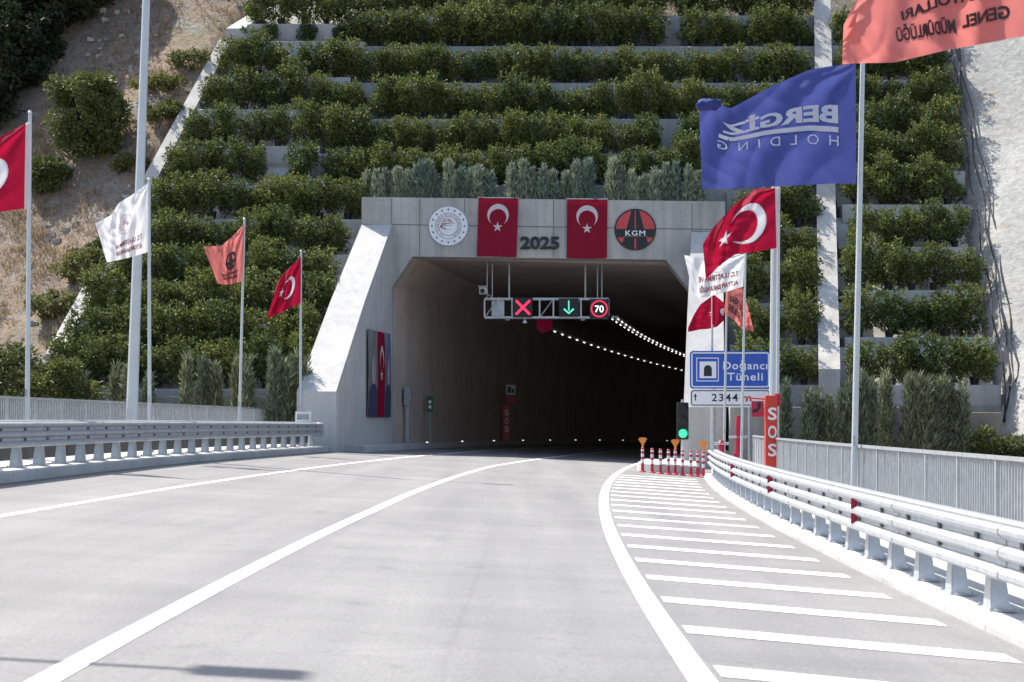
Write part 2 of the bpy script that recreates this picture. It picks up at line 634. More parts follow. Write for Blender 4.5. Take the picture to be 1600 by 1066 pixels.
def crescent(cx, cy, R, r, dx, n=44):
    """big circle R at (cx,cy) minus circle r at (cx+dx,cy): strip between both arcs"""
    xi = (R * R - r * r + dx * dx) / (2 * dx)
    a = math.acos(max(-1, min(1, xi / R)))
    b = math.acos(max(-1, min(1, (xi - dx) / r)))
    v, f = [], []
    for k in range(n + 1):
        t = k / n
        A = a + (2 * math.pi - 2 * a) * t
        B = b + (2 * math.pi - 2 * b) * t
        v += [(cx + R * math.cos(A), cy + R * math.sin(A)), (cx + dx + r * math.cos(B), cy + r * math.sin(B))]
    for k in range(n):
        f.append((2 * k, 2 * k + 1, 2 * k + 3, 2 * k + 2))
    return v, f


def xf(vf, fn):
    return [fn(x, y) for x, y in vf[0]], vf[1]


def place_text(s, x0, x1, yb, h, bold=0.0, spacing=1.0):
    """lettering fitted to the width x0..x1 with cap height h on baseline yb"""
    v, f = text2d(s, bold, spacing)
    w = v[:, 0].max()
    return [(x0 + (x1 - x0) * p[0] / w, yb + h * p[1]) for p in v], f


# ------------------------------------------------------------------ ground, road, walkways
def kerb_l(Y):
    return interp(Y, [0, 27, 39, 58, 200], [-6.2, -6.35, -6.8, -7.05, -7.05])
KERB_R = 6.28
KH = 0.2
KHR = 0.08
KRB = 0.02
Y_END_L, Y_END_R = 58.6, 53.0

g = MB()
g.add([(-900, -300, -7), (900, -300, -7), (900, 1500, -7), (-900, 1500, -7)], [(0, 1, 2, 3)])
g.build('ground', M['ground'], kind='structure')

r = MB()
Ys = frange(-12, 215, 1.0)
sweep(r, Ys, [(-7.6, 0), (-4, 0), (0, 0), (3.5, 0), (7.0, 0), (7.0, -0.6), (-7.6, -0.6)])
r.build('road', M['road'], kind='structure')

mk = MB()
YL = frange(-5, 200, 0.8)
def mid_line(Y):
    o = interp(Y, [9, 15.5, 25.3, 40, 51.4, 58, 75], [0.07, 0.09, 0.09, -0.08, -0.27, -0.16, 0.0])
    return [(o - 0.085, 0.004), (o + 0.085, 0.004)]
sweep(mk, YL, mid_line, closed=False)
for o, w in ((-3.87, 0.15), (3.66, 0.18)):
    sweep(mk, YL, [(o - w / 2, 0.004), (o + w / 2, 0.004)], closed=False)
for k in range(-3, 20):
    y0 = 10.05 + 2.07 * k
    n = 6
    pts = []
    for i in range(n + 1):
        t = i / n
        o = 3.80 + (6.02 - 3.80) * t
        yy = y0 - 0.75 * t
        pts += [rp(yy, o, 0.005), rp(yy + 0.46, o, 0.005)]
    mk.add(pts, [(2 * i, 2 * i + 2, 2 * i + 3, 2 * i + 1) for i in range(n)])
mk.build('road_markings', M['paint'], kind='structure')

# walkway slabs beyond the guardrails
w = MB()
sweep(w, frange(-12, Y_END_L + 2.5, 1.0), lambda Y: [(kerb_l(Y) - 0.30, KH - 0.006), (kerb_l(Y) - 0.30, -0.5), (kerb_l(Y) - 2.95, -0.5), (kerb_l(Y) - 2.95, KH - 0.006)])
w.build('walkway', M['walk'], kind='structure')
w = MB()
sweep(w, frange(-12, 61.5, 1.0), [(KERB_R + 0.30, KHR - 0.006), (KERB_R + 2.1, KHR - 0.006), (KERB_R + 2.1, -0.5), (KERB_R + 0.30, -0.5)])
w.build('walkway', M['walk'], kind='structure')


def kerb(Y0, Y1, side, name, label):
    mb = MB()
    y = Y0
    while y < Y1:
        y2 = min(y + 1.33, Y1)
        j = 0.006
        def prof(Y):
            b = kerb_l(Y) if side < 0 else KERB_R
            sgn = side
            kh = KH if side < 0 else KHR
            return [(b, -0.05), (b, kh - 0.03), (b + sgn * 0.03, kh), (b + sgn * 0.30, kh), (b + sgn * 0.30, -0.05)]
        sweep(mb, [y + j, (y + y2) / 2, y2 - j], prof)
        y = y2
    o = mb.build(name, M['kerb'])
    tag(o, label, 'kerb')
    return o
kerb(-12, Y_END_L, -1, 'kerb', 'shaded long concrete kerb under the left guardrail')
kerb(-12, Y_END_R + 1.0, 1, 'kerb', 'sunlit white concrete kerb under the curving right guardrail')

# gutter strip along the left kerb
gt = MB()
sweep(gt, frange(-12, Y_END_L, 1.0), lambda Y: [(kerb_l(Y) + 0.02, 0.006), (kerb_l(Y) + 0.16, 0.006)], closed=False)
gt.build('gutter', M['joint'], kind='structure')

# raised walkways inside the tunnel
w = MB()
sweep(w, frange(60.5, 200, 1.5), [(-6.15, -0.05), (-6.15, 0.22), (-6.2, 0.25), (-7.1, 0.25), (-7.1, -0.05)])
w.build('walkway', M['kerb'], kind='structure')
w = MB()
nose = []
def nose_prof(Y):
    t = min(1.0, max(0.0, (Y - 54.6) / 1.3))
    inn = 5.35 - 1.25 * math.sqrt(max(0, 1 - (1 - t) ** 2)) + 0.0
    return [(inn, -0.05), (inn, 0.24), (inn + 0.05, 0.28), (6.1, 0.28), (6.1, -0.05)]
sweep(w, [54.6, 54.7, 54.85, 55.1, 55.5, 55.9] + frange(57, 62, 1.0), nose_prof)
sweep(w, frange(62, 200, 1.5), [(4.75, -0.05), (4.75, 0.24), (4.8, 0.28), (5.75, 0.28), (5.75, -0.05)])
w.build('walkway', M['walk'], kind='structure')


# ------------------------------------------------------------------ hillside
def slope_Y(v):
    return 74 + (290 - v) / 53 * 1.8


def slope_v(Y):
    return 290 - (Y - 74) * 53 / 1.8


def slope_z(Y):
    v = slope_v(Y)
    return EYE + (HV - v) / F * Y


def left_bound(Y):
    v = slope_v(Y)
    return (385 - (v - 35) * 0.5437 - U0) / F * Y


def right_bound(Y):
    v = slope_v(Y)
    return (interp(v, [-600, 85, 250, 400, 620], [1410, 1480, 1502, 1525, 1563]) - U0) / F * Y


def hill_z(x, y):
    zz = slope_z(y) if y < 100 else slope_z(100) + (y - 100) * 0.6
    lb, rb = left_bound(min(y, 100)), right_bound(min(y, 100))
    n = noise.noise((x * 0.16, y * 0.16, 0.3)) * 0.9 + noise.noise((x * 0.5, y * 0.5, 5.1)) * 0.4 + noise.noise((x * 1.5, y * 1.5, 2.2)) * 0.16
    d = max(lb - x, x - rb)
    t = min(1.0, max(0.0, (d + 0.4) / 1.5))
    base = zz - 1.7 + t * 1.75
    if x < lb:
        base += n * 0.7 * min(1, (lb - x) / 2)
        base -= 0.28 * (lb - x)
    elif x > rb:
        base -= 0.6
    return base


gx = np.arange(-60, 60.01, 0.6)
gy = np.concatenate([np.arange(62.4, 104, 0.6), np.arange(106, 190, 6.0)])
hv = [(x, y, hill_z(x, y)) for y in gy for x in gx]
nx = len(gx)
hf = []
for j in range(len(gy) - 1):
    for i in range(nx - 1):
        cx, cy = gx[i] + 0.3, gy[j]
        if -8.2 < cx < 10.2 and cy < 73.2:
            continue
        hf.append((j * nx + i, j * nx + i + 1, (j + 1) * nx + i + 1, (j + 1) * nx + i))
h = MB().add(hv, hf)
h.build('hillside', M['hill'], smooth='open', kind='structure')

# apron at the foot of the slope, falling away below the bridge
ap = MB()
ax = list(np.arange(-60, 60.1, 3.0))
rows = [(63.2, 0.0), (60, -0.05), (52, -0.3), (44, -2.5), (34, -6.9)]
av = []
for y, z in rows:
    for x in ax:
        av.append((x, y, z + noise.noise((x * 0.3, y * 0.3, 1)) * 0.15 + (0.2 if x < 0 else -0.6)))
na = len(ax)
af = [(j * na + i, j * na + i + 1, (j + 1) * na + i + 1, (j + 1) * na + i) for j in range(len(rows) - 1) for i in range(na - 1)]
ap.add(av, af)
ap.build('terrain', M['ground'], smooth='open', kind='structure')

# sprayed concrete cutting on the right
sh = MB()
sv, sf = [], []
ys = list(np.arange(57.0, 101, 0.7))
ks = list(np.arange(0, 26, 0.7))
for y in ys:
    for k in ks:
        x = right_bound(max(y, 62.5)) - 0.15 + k
        z = slope_z(y) + 0.35 + 0.42 * k + noise.noise((x * 0.35, y * 0.35, 9)) * 0.28 + noise.noise((x * 1.3, y * 1.3, 3)) * 0.06
        if k == 0:
            z -= 1.5
        sv.append((x, y, z))
nk = len(ks)
for j in range(len(ys) - 1):
    for i in range(nk - 1):
        sf.append((j * nk + i, j * nk + i + 1, (j + 1) * nk + i + 1, (j + 1) * nk + i))
sh.add(sv, sf)
sh.build('rock_cutting', M['shot'], smooth='open', kind='structure')


# ------------------------------------------------------------------ leaf meshes
def leaf_cloud(name, mat, centers, dirs, length, width, rng, droop=0.0):
    n = len(centers)
    L = length * rng.uniform(0.7, 1.25, n)[:, None]
    Wd = width * rng.uniform(0.7, 1.25, n)[:, None]
    d = dirs / np.linalg.norm(dirs, axis=1)[:, None]
    rnd = rng.normal(size=(n, 3))
    side = np.cross(d, rnd)
    side /= np.linalg.norm(side, axis=1)[:, None] + 1e-9
    base = centers
    mid = centers + d * L * 0.45
    tip = centers + d * L
    tip[:, 2] -= droop * L[:, 0]
    v = np.stack([base, mid + side * Wd * 0.5, tip, mid - side * Wd * 0.5], 1).reshape(-1, 3)
    f = np.arange(4 * n, dtype=np.int32)
    me = bpy.data.meshes.new(name)
    me.vertices.add(4 * n)
    me.vertices.foreach_set('co', v.astype(np.float32).ravel())
    me.loops.add(4 * n)
    me.loops.foreach_set('vertex_index', f)
    me.polygons.add(n)
    me.polygons.foreach_set('loop_start', np.arange(0, 4 * n, 4, dtype=np.int32))
    me.materials.append(mat)
    me.update(calc_edges=True)
    me.validate()
    return me


def mesh_obj(name, me, parent=None):
    o = bpy.data.objects.new(name, me)
    COL.objects.link(o)
    if parent is not None:
        o.parent = parent
    return o


def shrub_mesh(seed, mat, w=0.72, d=0.54, z0=0.14, z1=1.64, blobs=40, per=68, leaf=0.14, lw=0.06):
    rng = np.random.default_rng(seed)
    C, D = [], []
    for b in range(blobs):
        t = (b + 0.5) / blobs
        z = z0 + 0.2 + (z1 - z0 - 0.35) * t
        taper = 0.72 + 0.28 * math.sin(math.pi * min(1, 0.15 + t * 0.8))
        a = rng.uniform(0, 2 * math.pi)
        q = math.sqrt(rng.uniform(0.05, 1)) * taper
        c = np.array([math.cos(a) * q * w, math.sin(a) * q * d, z + rng.uniform(-0.12, 0.12)])
        rr = rng.uniform(0.16, 0.27)
        nrm = rng.normal(size=(per, 3))
        nrm /= np.linalg.norm(nrm, axis=1)[:, None]
        rad = rr * rng.uniform(0.55, 1.05, per)[:, None]
        C.append(c + nrm * rad)
        D.append(nrm * 0.8 + rng.normal(size=(per, 3)) * 0.45 + np.array([0, 0, 0.35]))
    # upright young shoots on top
    for b in range(9):
        x, y = rng.uniform(-w * .8, w * .8), rng.uniform(-d * .8, d * .8)
        n = 12
        zz = np.linspace(0, rng.uniform(0.08, 0.32), n)
        C.append(np.stack([x + rng.normal(size=n) * 0.025, y + rng.normal(size=n) * 0.025, z1 - 0.12 + zz], 1))
        D.append(np.stack([rng.normal(size=n), rng.normal(size=n), np.full(n, 0.9)], 1))
    return leaf_cloud('foliage', mat, np.concatenate(C), np.concatenate(D), leaf, lw, rng, 0.15)


def cypress_mesh(seed, mat, h=2.0, r=0.34, n=1500, leaf=0.24, lw=0.045):
    rng = np.random.default_rng(seed)
    lobes = [(rng.uniform(-.4, .4) * r, rng.uniform(-.4, .4) * r, rng.uniform(0.75, 1.0) * h) for _ in range(4)]
    C, D = [], []
    for k, (lx, ly, lh) in enumerate(lobes):
        m = n // 4
        t = rng.uniform(0, 1, m) ** 0.9
        rad = r * 0.75 * np.clip(1.05 - t, 0.04, 1) ** 0.55 * np.sqrt(rng.uniform(0.1, 1, m))
        rad *= 0.8 + 0.35 * np.sin(t * 23 + k * 2)
        a = rng.uniform(0, 2 * math.pi, m)
        C.append(np.stack([lx * (1 - t * .3) + np.cos(a) * rad, ly * (1 - t * .3) + np.sin(a) * rad, 0.06 + t * lh * 0.93], 1))
        D.append(np.stack([np.cos(a) * 0.55, np.sin(a) * 0.55, np.full(m, 1.0)], 1) + rng.normal(size=(m, 3)) * 0.32)
    return leaf_cloud('foliage', mat, np.concatenate(C), np.concatenate(D), leaf, lw, rng)


def crown_mesh(seed, mat, w, d, h, blobs, per, leaf, lw, flat=0.0):
    rng = np.random.default_rng(seed)
    C, D = [], []
    for b in range(blobs):
        nrm = rng.normal(size=3)
        nrm /= np.linalg.norm(nrm)
        q = rng.uniform(0.35, 1.0) ** 0.6
        c = np.array([nrm[0] * w * q, nrm[1] * d * q, h * (0.5 + 0.5 * nrm[2] * q)])
        rr = rng.uniform(0.13, 0.26) * (w + d + h) / 3
        k = rng.normal(size=(per, 3))
        k /= np.linalg.norm(k, axis=1)[:, None]
        C.append(c + k * rr * rng.uniform(0.4, 1.1, per)[:, None] * np.array([1, 1, 0.75]))
        D.append(k * 0.7 + rng.normal(size=(per, 3)) * 0.5 + np.array([0, 0, 0.25]))
    return leaf_cloud('crown', mat, np.concatenate(C), np.concatenate(D), leaf, lw, rng, 0.1)


# ------------------------------------------------------------------ terraces with potted shrubs
pot_mb = MB().lathe((0, 0, 0), [(0.13, 0.0), (0.17, 0.28), (0.185, 0.28), (0.185, 0.31), (0.15, 0.31), (0.15, 0.27)], 12)
pot_me = None
stem_mb = MB().tube([(0, 0, 0.26), (0.03, 0.0, 0.6), (0.0, 0.03, 1.1)], [0.03, 0.022, 0.012], 6)
stem_mb.tube([(0, 0, 0.3), (-0.12, 0.05, 0.7), (-0.2, 0.04, 1.0)], [0.02, 0.015, 0.008], 6)

protos = []
def shrub_proto(i):
    root = thing('potted_shrub', 'dark green leafy potted shrub on the terraces', 'shrub', (0, 0, 0), 'potted shrubs on the terraces')
    global pot_me
    if i == 0:
        p = pot_mb.build('pot', M['pot'], root, smooth=True)
        s = stem_mb.build('stem', M['bark'], root)
        pot_me = (p.data, s.data)
    else:
        mesh_obj('pot', pot_me[0], root)
        mesh_obj('stem', pot_me[1], root)
    mesh_obj('foliage', shrub_mesh(100 + i, M['leaf_young'] if i in (2, 5) else M['leaf']), root)
    return root
protos = [shrub_proto(i) for i in range(7)]
proto_used = [False] * 7

step_n = {}
def terrace_wall(v, u0, u1, inclined, label, yb=None, ext=0.35):
    """one concrete step: front wall, planting ledge and, on the side flanks, a sprayed slope up to the next step"""
    Y = slope_Y(v)
    zb = EYE + (HV - v) / F * Y
    x0, x1 = (u0 - U0) / F * Y - ext, (u1 - U0) / F * Y + ext
    yf = Y - 0.52
    if inclined:
        prof = [(yf, zb - 0.75), (yf, zb - 0.04), (yf + 0.04, zb), (yf + 1.0, zb), (yf + 2.6, zb + 1.55), (yf + 2.9, zb + 1.0), (yf + 2.9, zb - 1.6), (yf + 0.3, zb - 1.6)]
    else:
        prof = [(yf, zb - 2.5), (yf, zb - 0.05), (yf + 0.05, zb), (yf + 2.6, zb), (yf + 2.6, zb - 2.5)]
    mb = MB()
    n = len(prof)
    xs = [x0, x1]
    mb.add([(x, y, z) for x in xs for y, z in prof], [tuple(range(n)), tuple(range(2 * n - 1, n - 1, -1))] + [(k, k + n, (k + 1) % n + n, (k + 1) % n) for k in range(n)])
    o = mb.build('terrace_wall', M['slope_concrete'] if inclined else M['terrace'])
    tag(o, label, 'wall', 'concrete terrace walls on the slope')
    return Y, zb, x0 + ext, x1 - ext


def plant_row(Y, zb, x0, x1, place, scale=1.0, spacing=1.14, skip=(), kind='leafy'):
    n = max(1, int(round((x1 - x0) / spacing)))
    k = 0
    for i in range(n):
        if i in skip:
            continue
        x = x0 + (i + 0.5) * (x1 - x0) / n + RNG.uniform(-0.12, 0.12)
        y = Y + RNG.uniform(-0.06, 0.10)
        label = f'{kind} green potted shrub, {ordinal(k)} from left in {place}'
        j = RNG.randrange(7)
        s = scale * RNG.uniform(0.86, 1.14)
        sc = (s * RNG.uniform(0.95, 1.12), s, s * RNG.uniform(0.88, 1.22))
        rz = RNG.uniform(0, 6.28)
        if not proto_used[j]:
            proto_used[j] = True
            o = protos[j]
            o.location = (x, y, zb)
            o.rotation_euler = (0, 0, rz)
            o.scale = sc
            o['label'] = label
        else:
            dup(protos[j], (x, y, zb), rz, sc, label)
        k += 1


rows_c = [(28, 562, 1270), (76, 540, 1270), (133, 524, 1271), (189, 500, 1273), (243, 498, 1274), (292, 500, 1275)]
for i, (v, a, b) in enumerate(rows_c):
    pl = f'{ORD[i]} middle hedge row from top'
    Y, zb, x0, x1 = terrace_wall(v, a, b, False, f'straight grey concrete terrace wall under {pl}')
    skip = {0: (), 1: (15,), 2: (), 3: (), 4: (15,), 5: ()}[i]
    plant_row(Y, zb, x0 + 0.2, x1 - 0.1, pl, 1.02, 1.03, skip)
rows_l = [(41, 388, 558), (68, 400, 558), (124, 340, 538), (174, 316, 516), (231, 290, 490), (288, 256, 492),
          (345, 222, 562), (400, 196, 540), (455, 166, 521), (508, 136, 506), (560, 106, 492), (608, 80, 474)]
for i, (v, a, b) in enumerate(rows_l):
    pl = f'{ORD[i]} left terrace row from top'
    Y, zb, x0, x1 = terrace_wall(v, a, b, True, f'pale stepped concrete ledge under {pl}')
    if i == 1:
        plant_row(Y, zb, x0, x1, pl, 0.62, 1.5, (), 'small sparse')
    else:
        skip = {5: (4,)}.get(i, ())
        plant_row(Y, zb, x0 + 0.1, x1 + 0.15, pl, 1.08, 1.12, skip)
rows_s = [(302, 1140, 1272), (358, 1142, 1274), (415, 1143, 1276), (475, 1143, 1277), (540, 1146, 1278), (602, 1146, 1278)]
for i, (v, a, b) in enumerate(rows_s):
    pl = f'{ORD[i]} short row left of white rib'
    Y, zb, x0, x1 = terrace_wall(v, a, b, False, f'short grey terrace wall under {pl}', ext=0.2)
    plant_row(Y, zb, x0 + 0.1, x1 - 0.1, pl, 1.0, 1.15)
rows_r = [(75, 1300, 1472), (128, 1305, 1478), (172, 1308, 1486), (222, 1312, 1493), (270, 1316, 1498), (322, 1318, 1506),
          (388, 1320, 1514), (455, 1322, 1525), (528, 1322, 1538), (602, 1325, 1552)]
for i, (v, a, b) in enumerate(rows_r):
    pl = f'{ORD[i]} right terrace row from top'
    Y, zb, x0, x1 = terrace_wall(v, a, b, True, f'pale stepped concrete ledge under {pl}', ext=0.15)
    plant_row(Y, zb, x0 + 0.1, x1 - 0.1, pl, 1.02, 1.12)


# sloping concrete ribs that edge the terraces
def rib(name, label, ufun, v0, v1, width, h0, h1, n=40, gap=()):
    mb = MB()
    vs = [v0 + (v1 - v0) * i / n for i in range(n + 1)]
    prof = []
    for v in vs:
        Y = slope_Y(v)
        z = EYE + (HV - v) / F * Y
        x = (ufun(v) - U0) / F * Y
        prof.append((x, Y, z))
    pts, fs = [], []
    for (x, y, z) in prof:
        pts += [(x - width / 2, y, z + h0), (x + width / 2, y, z + h0), (x + width / 2, y, z + h1), (x - width / 2, y, z + h1)]
    for i in range(n):
        for k in range(4):
            fs.append((4 * i + k, 4 * i + (k + 1) % 4, 4 * i + 4 + (k + 1) % 4, 4 * i + 4 + k))
    fs += [(0, 1, 2, 3), (4 * n + 3, 4 * n + 2, 4 * n + 1, 4 * n)]
    mb.add(pts, fs)
    # joints across the rib
    o = mb.build(name, M['slope_concrete'])
    tag(o, label, 'wall')
    return o
rib('concrete_rib', 'white sunlit concrete rib running down between middle and right terraces', lambda v: interp(v, [-60, 620], [1283, 1296]), -60, 618, 0.82, -0.6, 1.0)
rib('concrete_rib', 'broken pale diagonal concrete rib along the left edge of the terraces', lambda v: 385 - (v - 35) * 0.5437 - 8, 78, 575, 0.62, -0.8, 0.55)
b = MB()
p = at(372, 72, slope_Y(60))
b.hexa([(p.x - 0.5, p.y - 0.5, p.z - 0.3), (p.x + 0.35, p.y - 0.5, p.z - 0.3), (p.x + 1.1, p.y + 1.6, p.z + 0.6), (p.x + 0.2, p.y + 1.6, p.z + 0.6),
        (p.x - 0.5, p.y - 0.5, p.z + 0.75), (p.x + 0.35, p.y - 0.5, p.z + 0.75), (p.x + 1.1, p.y + 1.6, p.z + 1.9), (p.x + 0.2, p.y + 1.6, p.z + 1.9)])
tag(b.build('concrete_block', M['slope_concrete']), 'square concrete end block at the top of the left terrace edge', 'block')

# low retaining walls at the foot
def low_wall(x0, x1, y0, z0, z1, label, th=0.4):
    mb = MB()
    mb.box(((x0 + x1) / 2, y0 + th / 2, (z0 + z1) / 2), (x1 - x0, th, z1 - z0), bevel=0.03)
    return tag(mb.build('retaining_wall', M['planter'] if 'tan' in label else M['terrace']), label, 'wall')
low_wall(-24, -8.0, 61.9, -0.6, 2.35, 'low concrete retaining wall behind the left cypresses')
low_wall(8.1, 14.4, 61.6, -1.2, 1.95, 'grey concrete retaining wall behind the tunnel sign posts')
low_wall(14.6, 18.1, 61.2, -1.2, 1.75, 'tan concrete planter wall at the foot of the right terraces')


# ------------------------------------------------------------------ cypresses
def cyp_proto(i, mat, h, r, n):
    root = thing('cypress', 'cypress', 'cypress', (0, 0, 0))
    MB().tube([(0, 0, -0.05), (0.01, 0, h * 0.5), (0, 0.01, h * 0.85)], [0.045, 0.03, 0.008], 6).build('trunk', M['bark'], root)
    mesh_obj('foliage', cypress_mesh(300 + i, mat, h, r, n), root)
    return root
cp = [cyp_proto(i, M['cyp_pale'], 2.0, 0.36, 1500) for i in range(4)]
cd = [cyp_proto(10 + i, M['cyp'], 3.0, 0.37, 2100) for i in range(4)]
used = {}
def plant_cypress(pool, x, y, z, h, base_h, label, group):
    j = RNG.randrange(len(pool))
    key = id(pool[j])
    s = h / base_h
    w = RNG.uniform(0.9, 1.2) * (0.6 + 0.4 * s)
    rz = RNG.uniform(0, 6.28)
    if key not in used:
        used[key] = 1
        o = pool[j]
        o.location = (x, y, z)
        o.rotation_euler = (0, 0, rz)
        o.scale = (w, w, s)
        o['label'] = label
        o['group'] = group
    else:
        dup(pool[j], (x, y, z), rz, (w, w, s), label, group)
us = [574, 588, 604, 620, 640, 655, 668, 681, 703, 719, 736, 751, 766, 800, 815, 832, 847, 866, 884, 900, 918, 955, 970, 985, 1005, 1022, 1040, 1056, 1076, 1092]
for i, u in enumerate(us):
    q = at(u, 300, 72.3)
    plant_cypress(cp, q.x, 72.3 + RNG.uniform(-0.2, 0.2), 10.55, RNG.uniform(1.75, 2.4), 2.0,
                  f'pale grey-green cypress, {ordinal(i)} from left along the portal roof', 'pale cypresses on the portal roof')
lc = [(112, 560), (130, 575), (180, 560), (206, 565), (234, 572), (293, 545), (318, 540), (337, 555), (368, 535), (389, 550), (430, 525), (447, 545), (462, 530), (474, 550)]
for i, (u, v) in enumerate(lc):
    q = at(u, v, 60.6)
    plant_cypress(cd, q.x, 60.6 + RNG.uniform(-.4, .4), 0.1, q.z - 0.1, 3.0,
                  f'grey-green cypress, {ordinal(i)} from left behind the left railing', 'cypresses behind the left railing')
rc = [(1230, 580), (1262, 596), (1276, 600), (1296, 606), (1322, 580), (1346, 573), (1364, 578), (1385, 571), (1421, 577), (1436, 566), (1456, 576), (1475, 581), (1487, 580), (1501, 590)]
for i, (u, v) in enumerate(rc):
    q = at(u, v, 60.2)
    plant_cypress(cd, q.x, 60.2 + RNG.uniform(-.4, .4), -0.7, q.z + 0.7, 3.0,
                  f'grey-green cypress, {ordinal(i)} from left behind the right railing', 'cypresses behind the right railing')


# ------------------------------------------------------------------ wild growth on the left hillside
def on_hill(u, v):
    Y = slope_Y(v) - 1.0
    for _ in range(160):
        x = (u - U0) / F * Y
        z = hill_z(x, Y)
        if z >= EYE + (HV - v) / F * Y:
            break
        Y += 0.15
    return x, Y, z


def bush(u, v, w, h, mat, label, seed, cat='bush', leaf=0.17, dens=1.0, Y=None):
    x, y, z = on_hill(u, v) if Y is None else ((u - U0) / F * Y, Y, 0.1)
    root = thing('wild_bush', label, cat, (x, y, z - 0.1), 'wild bushes on the hillside')
    mb = MB()
    rg = random.Random(seed)
    for k in range(5):
        a = rg.uniform(0, 6.28)
        mb.tube([(x, y, z - 0.2), (x + math.cos(a) * w * .25, y + math.sin(a) * w * .25, z + h * .35), (x + math.cos(a) * w * .5, y + math.sin(a) * w * .4, z + h * .7)], [0.05, 0.035, 0.012], 6)
    mb.build('stem', M['bark'], root)
    mesh_obj('foliage', crown_mesh(seed, mat, w, w * 0.8, h, int(34 * dens), int(70 * dens), leaf, leaf * 0.5), root)
    return root
bush(140, 250, 1.75, 4.3, M['bush'], 'large dark green bush alone on the dry left slope', 11, leaf=0.2, dens=2.9)
bush(75, 300, 1.0, 1.6, M['bush'], 'small green bush beside the leftmost red flag', 12, dens=1.6)
bush(300, 108, 1.5, 0.9, M['olive'], 'yellow-green scrub beside the square concrete end block', 13)
bush(245, 140, 1.2, 0.8, M['olive'], 'yellow-green scrub patch right behind the tall lamp post', 14)
bush(255, 188, 1.0, 0.9, M['bush'], 'low dark bush against the upper left terrace edge', 15)
bush(128, 440, 1.2, 1.5, M['olive'], 'olive green bush beneath the white flag on the slope', 16)
bush(85, 500, 1.1, 1.2, M['olive'], 'olive scrub low on the slope left of the terraces', 17)
bush(205, 270, 0.8, 0.8, M['olive'], 'small yellow-green scrub above the white flag', 18)
bush(12, 590, 1.9, 4.3, M['bush'], 'broad dark bush at the lower left behind the railing', 19, dens=2.4, Y=61.0)
bush(76, 600, 1.6, 3.9, M['bush'], 'rounded dark bush right of the leftmost flagpole foot', 20, dens=2.2, Y=60.6)
bush(-70, 560, 1.9, 4.0, M['bush'], 'dark bush at the left picture edge above the railing', 21, dens=2.0, Y=61.0)
bush(160, 410, 0.9, 1.0, M['bush'], 'small green bush beside the diagonal rib below the white flag', 22)


bush(1592, 640, 0.7, 0.9, M['bush'], 'small dark scrub at the foot of the right slope by the cables', 31, dens=0.8, Y=60.2)
bush(1545, 640, 0.8, 1.2, M['bush'], 'dark scrub at the foot of the tan planter wall', 32, dens=0.9, Y=60.4)


def tree(x, y, z, w, h, label, seed):
    root = thing('broadleaf_tree', label, 'tree', (x, y, z), 'dark trees at the top left')
    mb = MB()
    rg = random.Random(seed)
    mb.tube([(x, y, z - 0.4), (x + .1, y, z + h * .35), (x, y + .1, z + h * .75)], [0.22, 0.16, 0.05], 8)
    for k in range(5):
        a = rg.uniform(0, 6.28)
        mb.tube([(x, y, z + h * .3), (x + math.cos(a) * w * .4, y + math.sin(a) * w * .4, z + h * .5), (x + math.cos(a) * w * .75, y + math.sin(a) * w * .75, z + h * .7)], [0.1, 0.06, 0.02], 6)
    mb.build('trunk', M['bark'], root)
    c = mesh_obj('crown', crown_mesh(seed, M['forest'], w, w, h * 0.95, 46, 110, 0.3, 0.16), root)
    c.location = (0, 0, h * 0.05)
    return root
tr = [(-35, 215, 1.9, 4.0, 'lowest dark tree at the left edge of the slope'),
      (10, 160, 1.9, 4.2, 'dark tree low in the shaded wood left of the big bush'),
      (-30, 110, 2.4, 5.0, 'dark tree at the left edge above the lowest tree'),
      (45, 105, 1.9, 4.0, 'dark tree edging the dry slope in the wood'),
      (85, 62, 1.9, 4.0, 'dark tree on the upper rim of the dry slope'),
      (5, 50, 2.5, 5.2, 'dark tree in the middle of the shaded wood'),
      (128, 28, 1.8, 3.6, 'dark tree left of the lamp post at the top'),
      (178, -6, 1.7, 3.0, 'rightmost dark tree of the wood beside the lamp post'),
      (-90, 50, 2.8, 6.0, 'dark tree outermost at the upper left corner'),
      (70, -5, 2.5, 4.6, 'dark tree at the top edge of the wood'),
      (-85, 150, 2.5, 5.2, 'dark tree outermost at the left edge')]
for i, (u, v, ww, hh, lab) in enumerate(tr):
    x, y, z = on_hill(u, v)
    tree(x, y, z - 0.2, ww, hh, lab, 500 + i)

# dry grass on the slope: nobody could count the tufts
rng = np.random.default_rng(5)
C, D = [], []
for k in range(5200):
    u, v = rng.uniform(-60, 385), rng.uniform(-60, 560)
    if u > 385 - (v - 35) * 0.5437 - 22:
        continue
    nz = noise.noise((u * 0.012, v * 0.012, 4.0))
    if nz < -0.05 + rng.uniform(-0.25, 0.2):
        continue
    x, y, z = on_hill(u, v)
    n = 9
    C.append(np.stack([x + rng.normal(size=n) * 0.12, y + rng.normal(size=n) * 0.12, np.full(n, z - 0.03)], 1))
    D.append(np.stack([rng.normal(size=n) * .5, rng.normal(size=n) * .5, np.full(n, 1.0)], 1))
o = mesh_obj('dry_grass', leaf_cloud('dry_grass', M['straw'], np.concatenate(C), np.concatenate(D), 0.34, 0.035, rng))
o['kind'] = 'stuff'
o['label'] = 'dry brown grass covering the left hillside'
o['category'] = 'grass'
st = MB()
rg = random.Random(3)
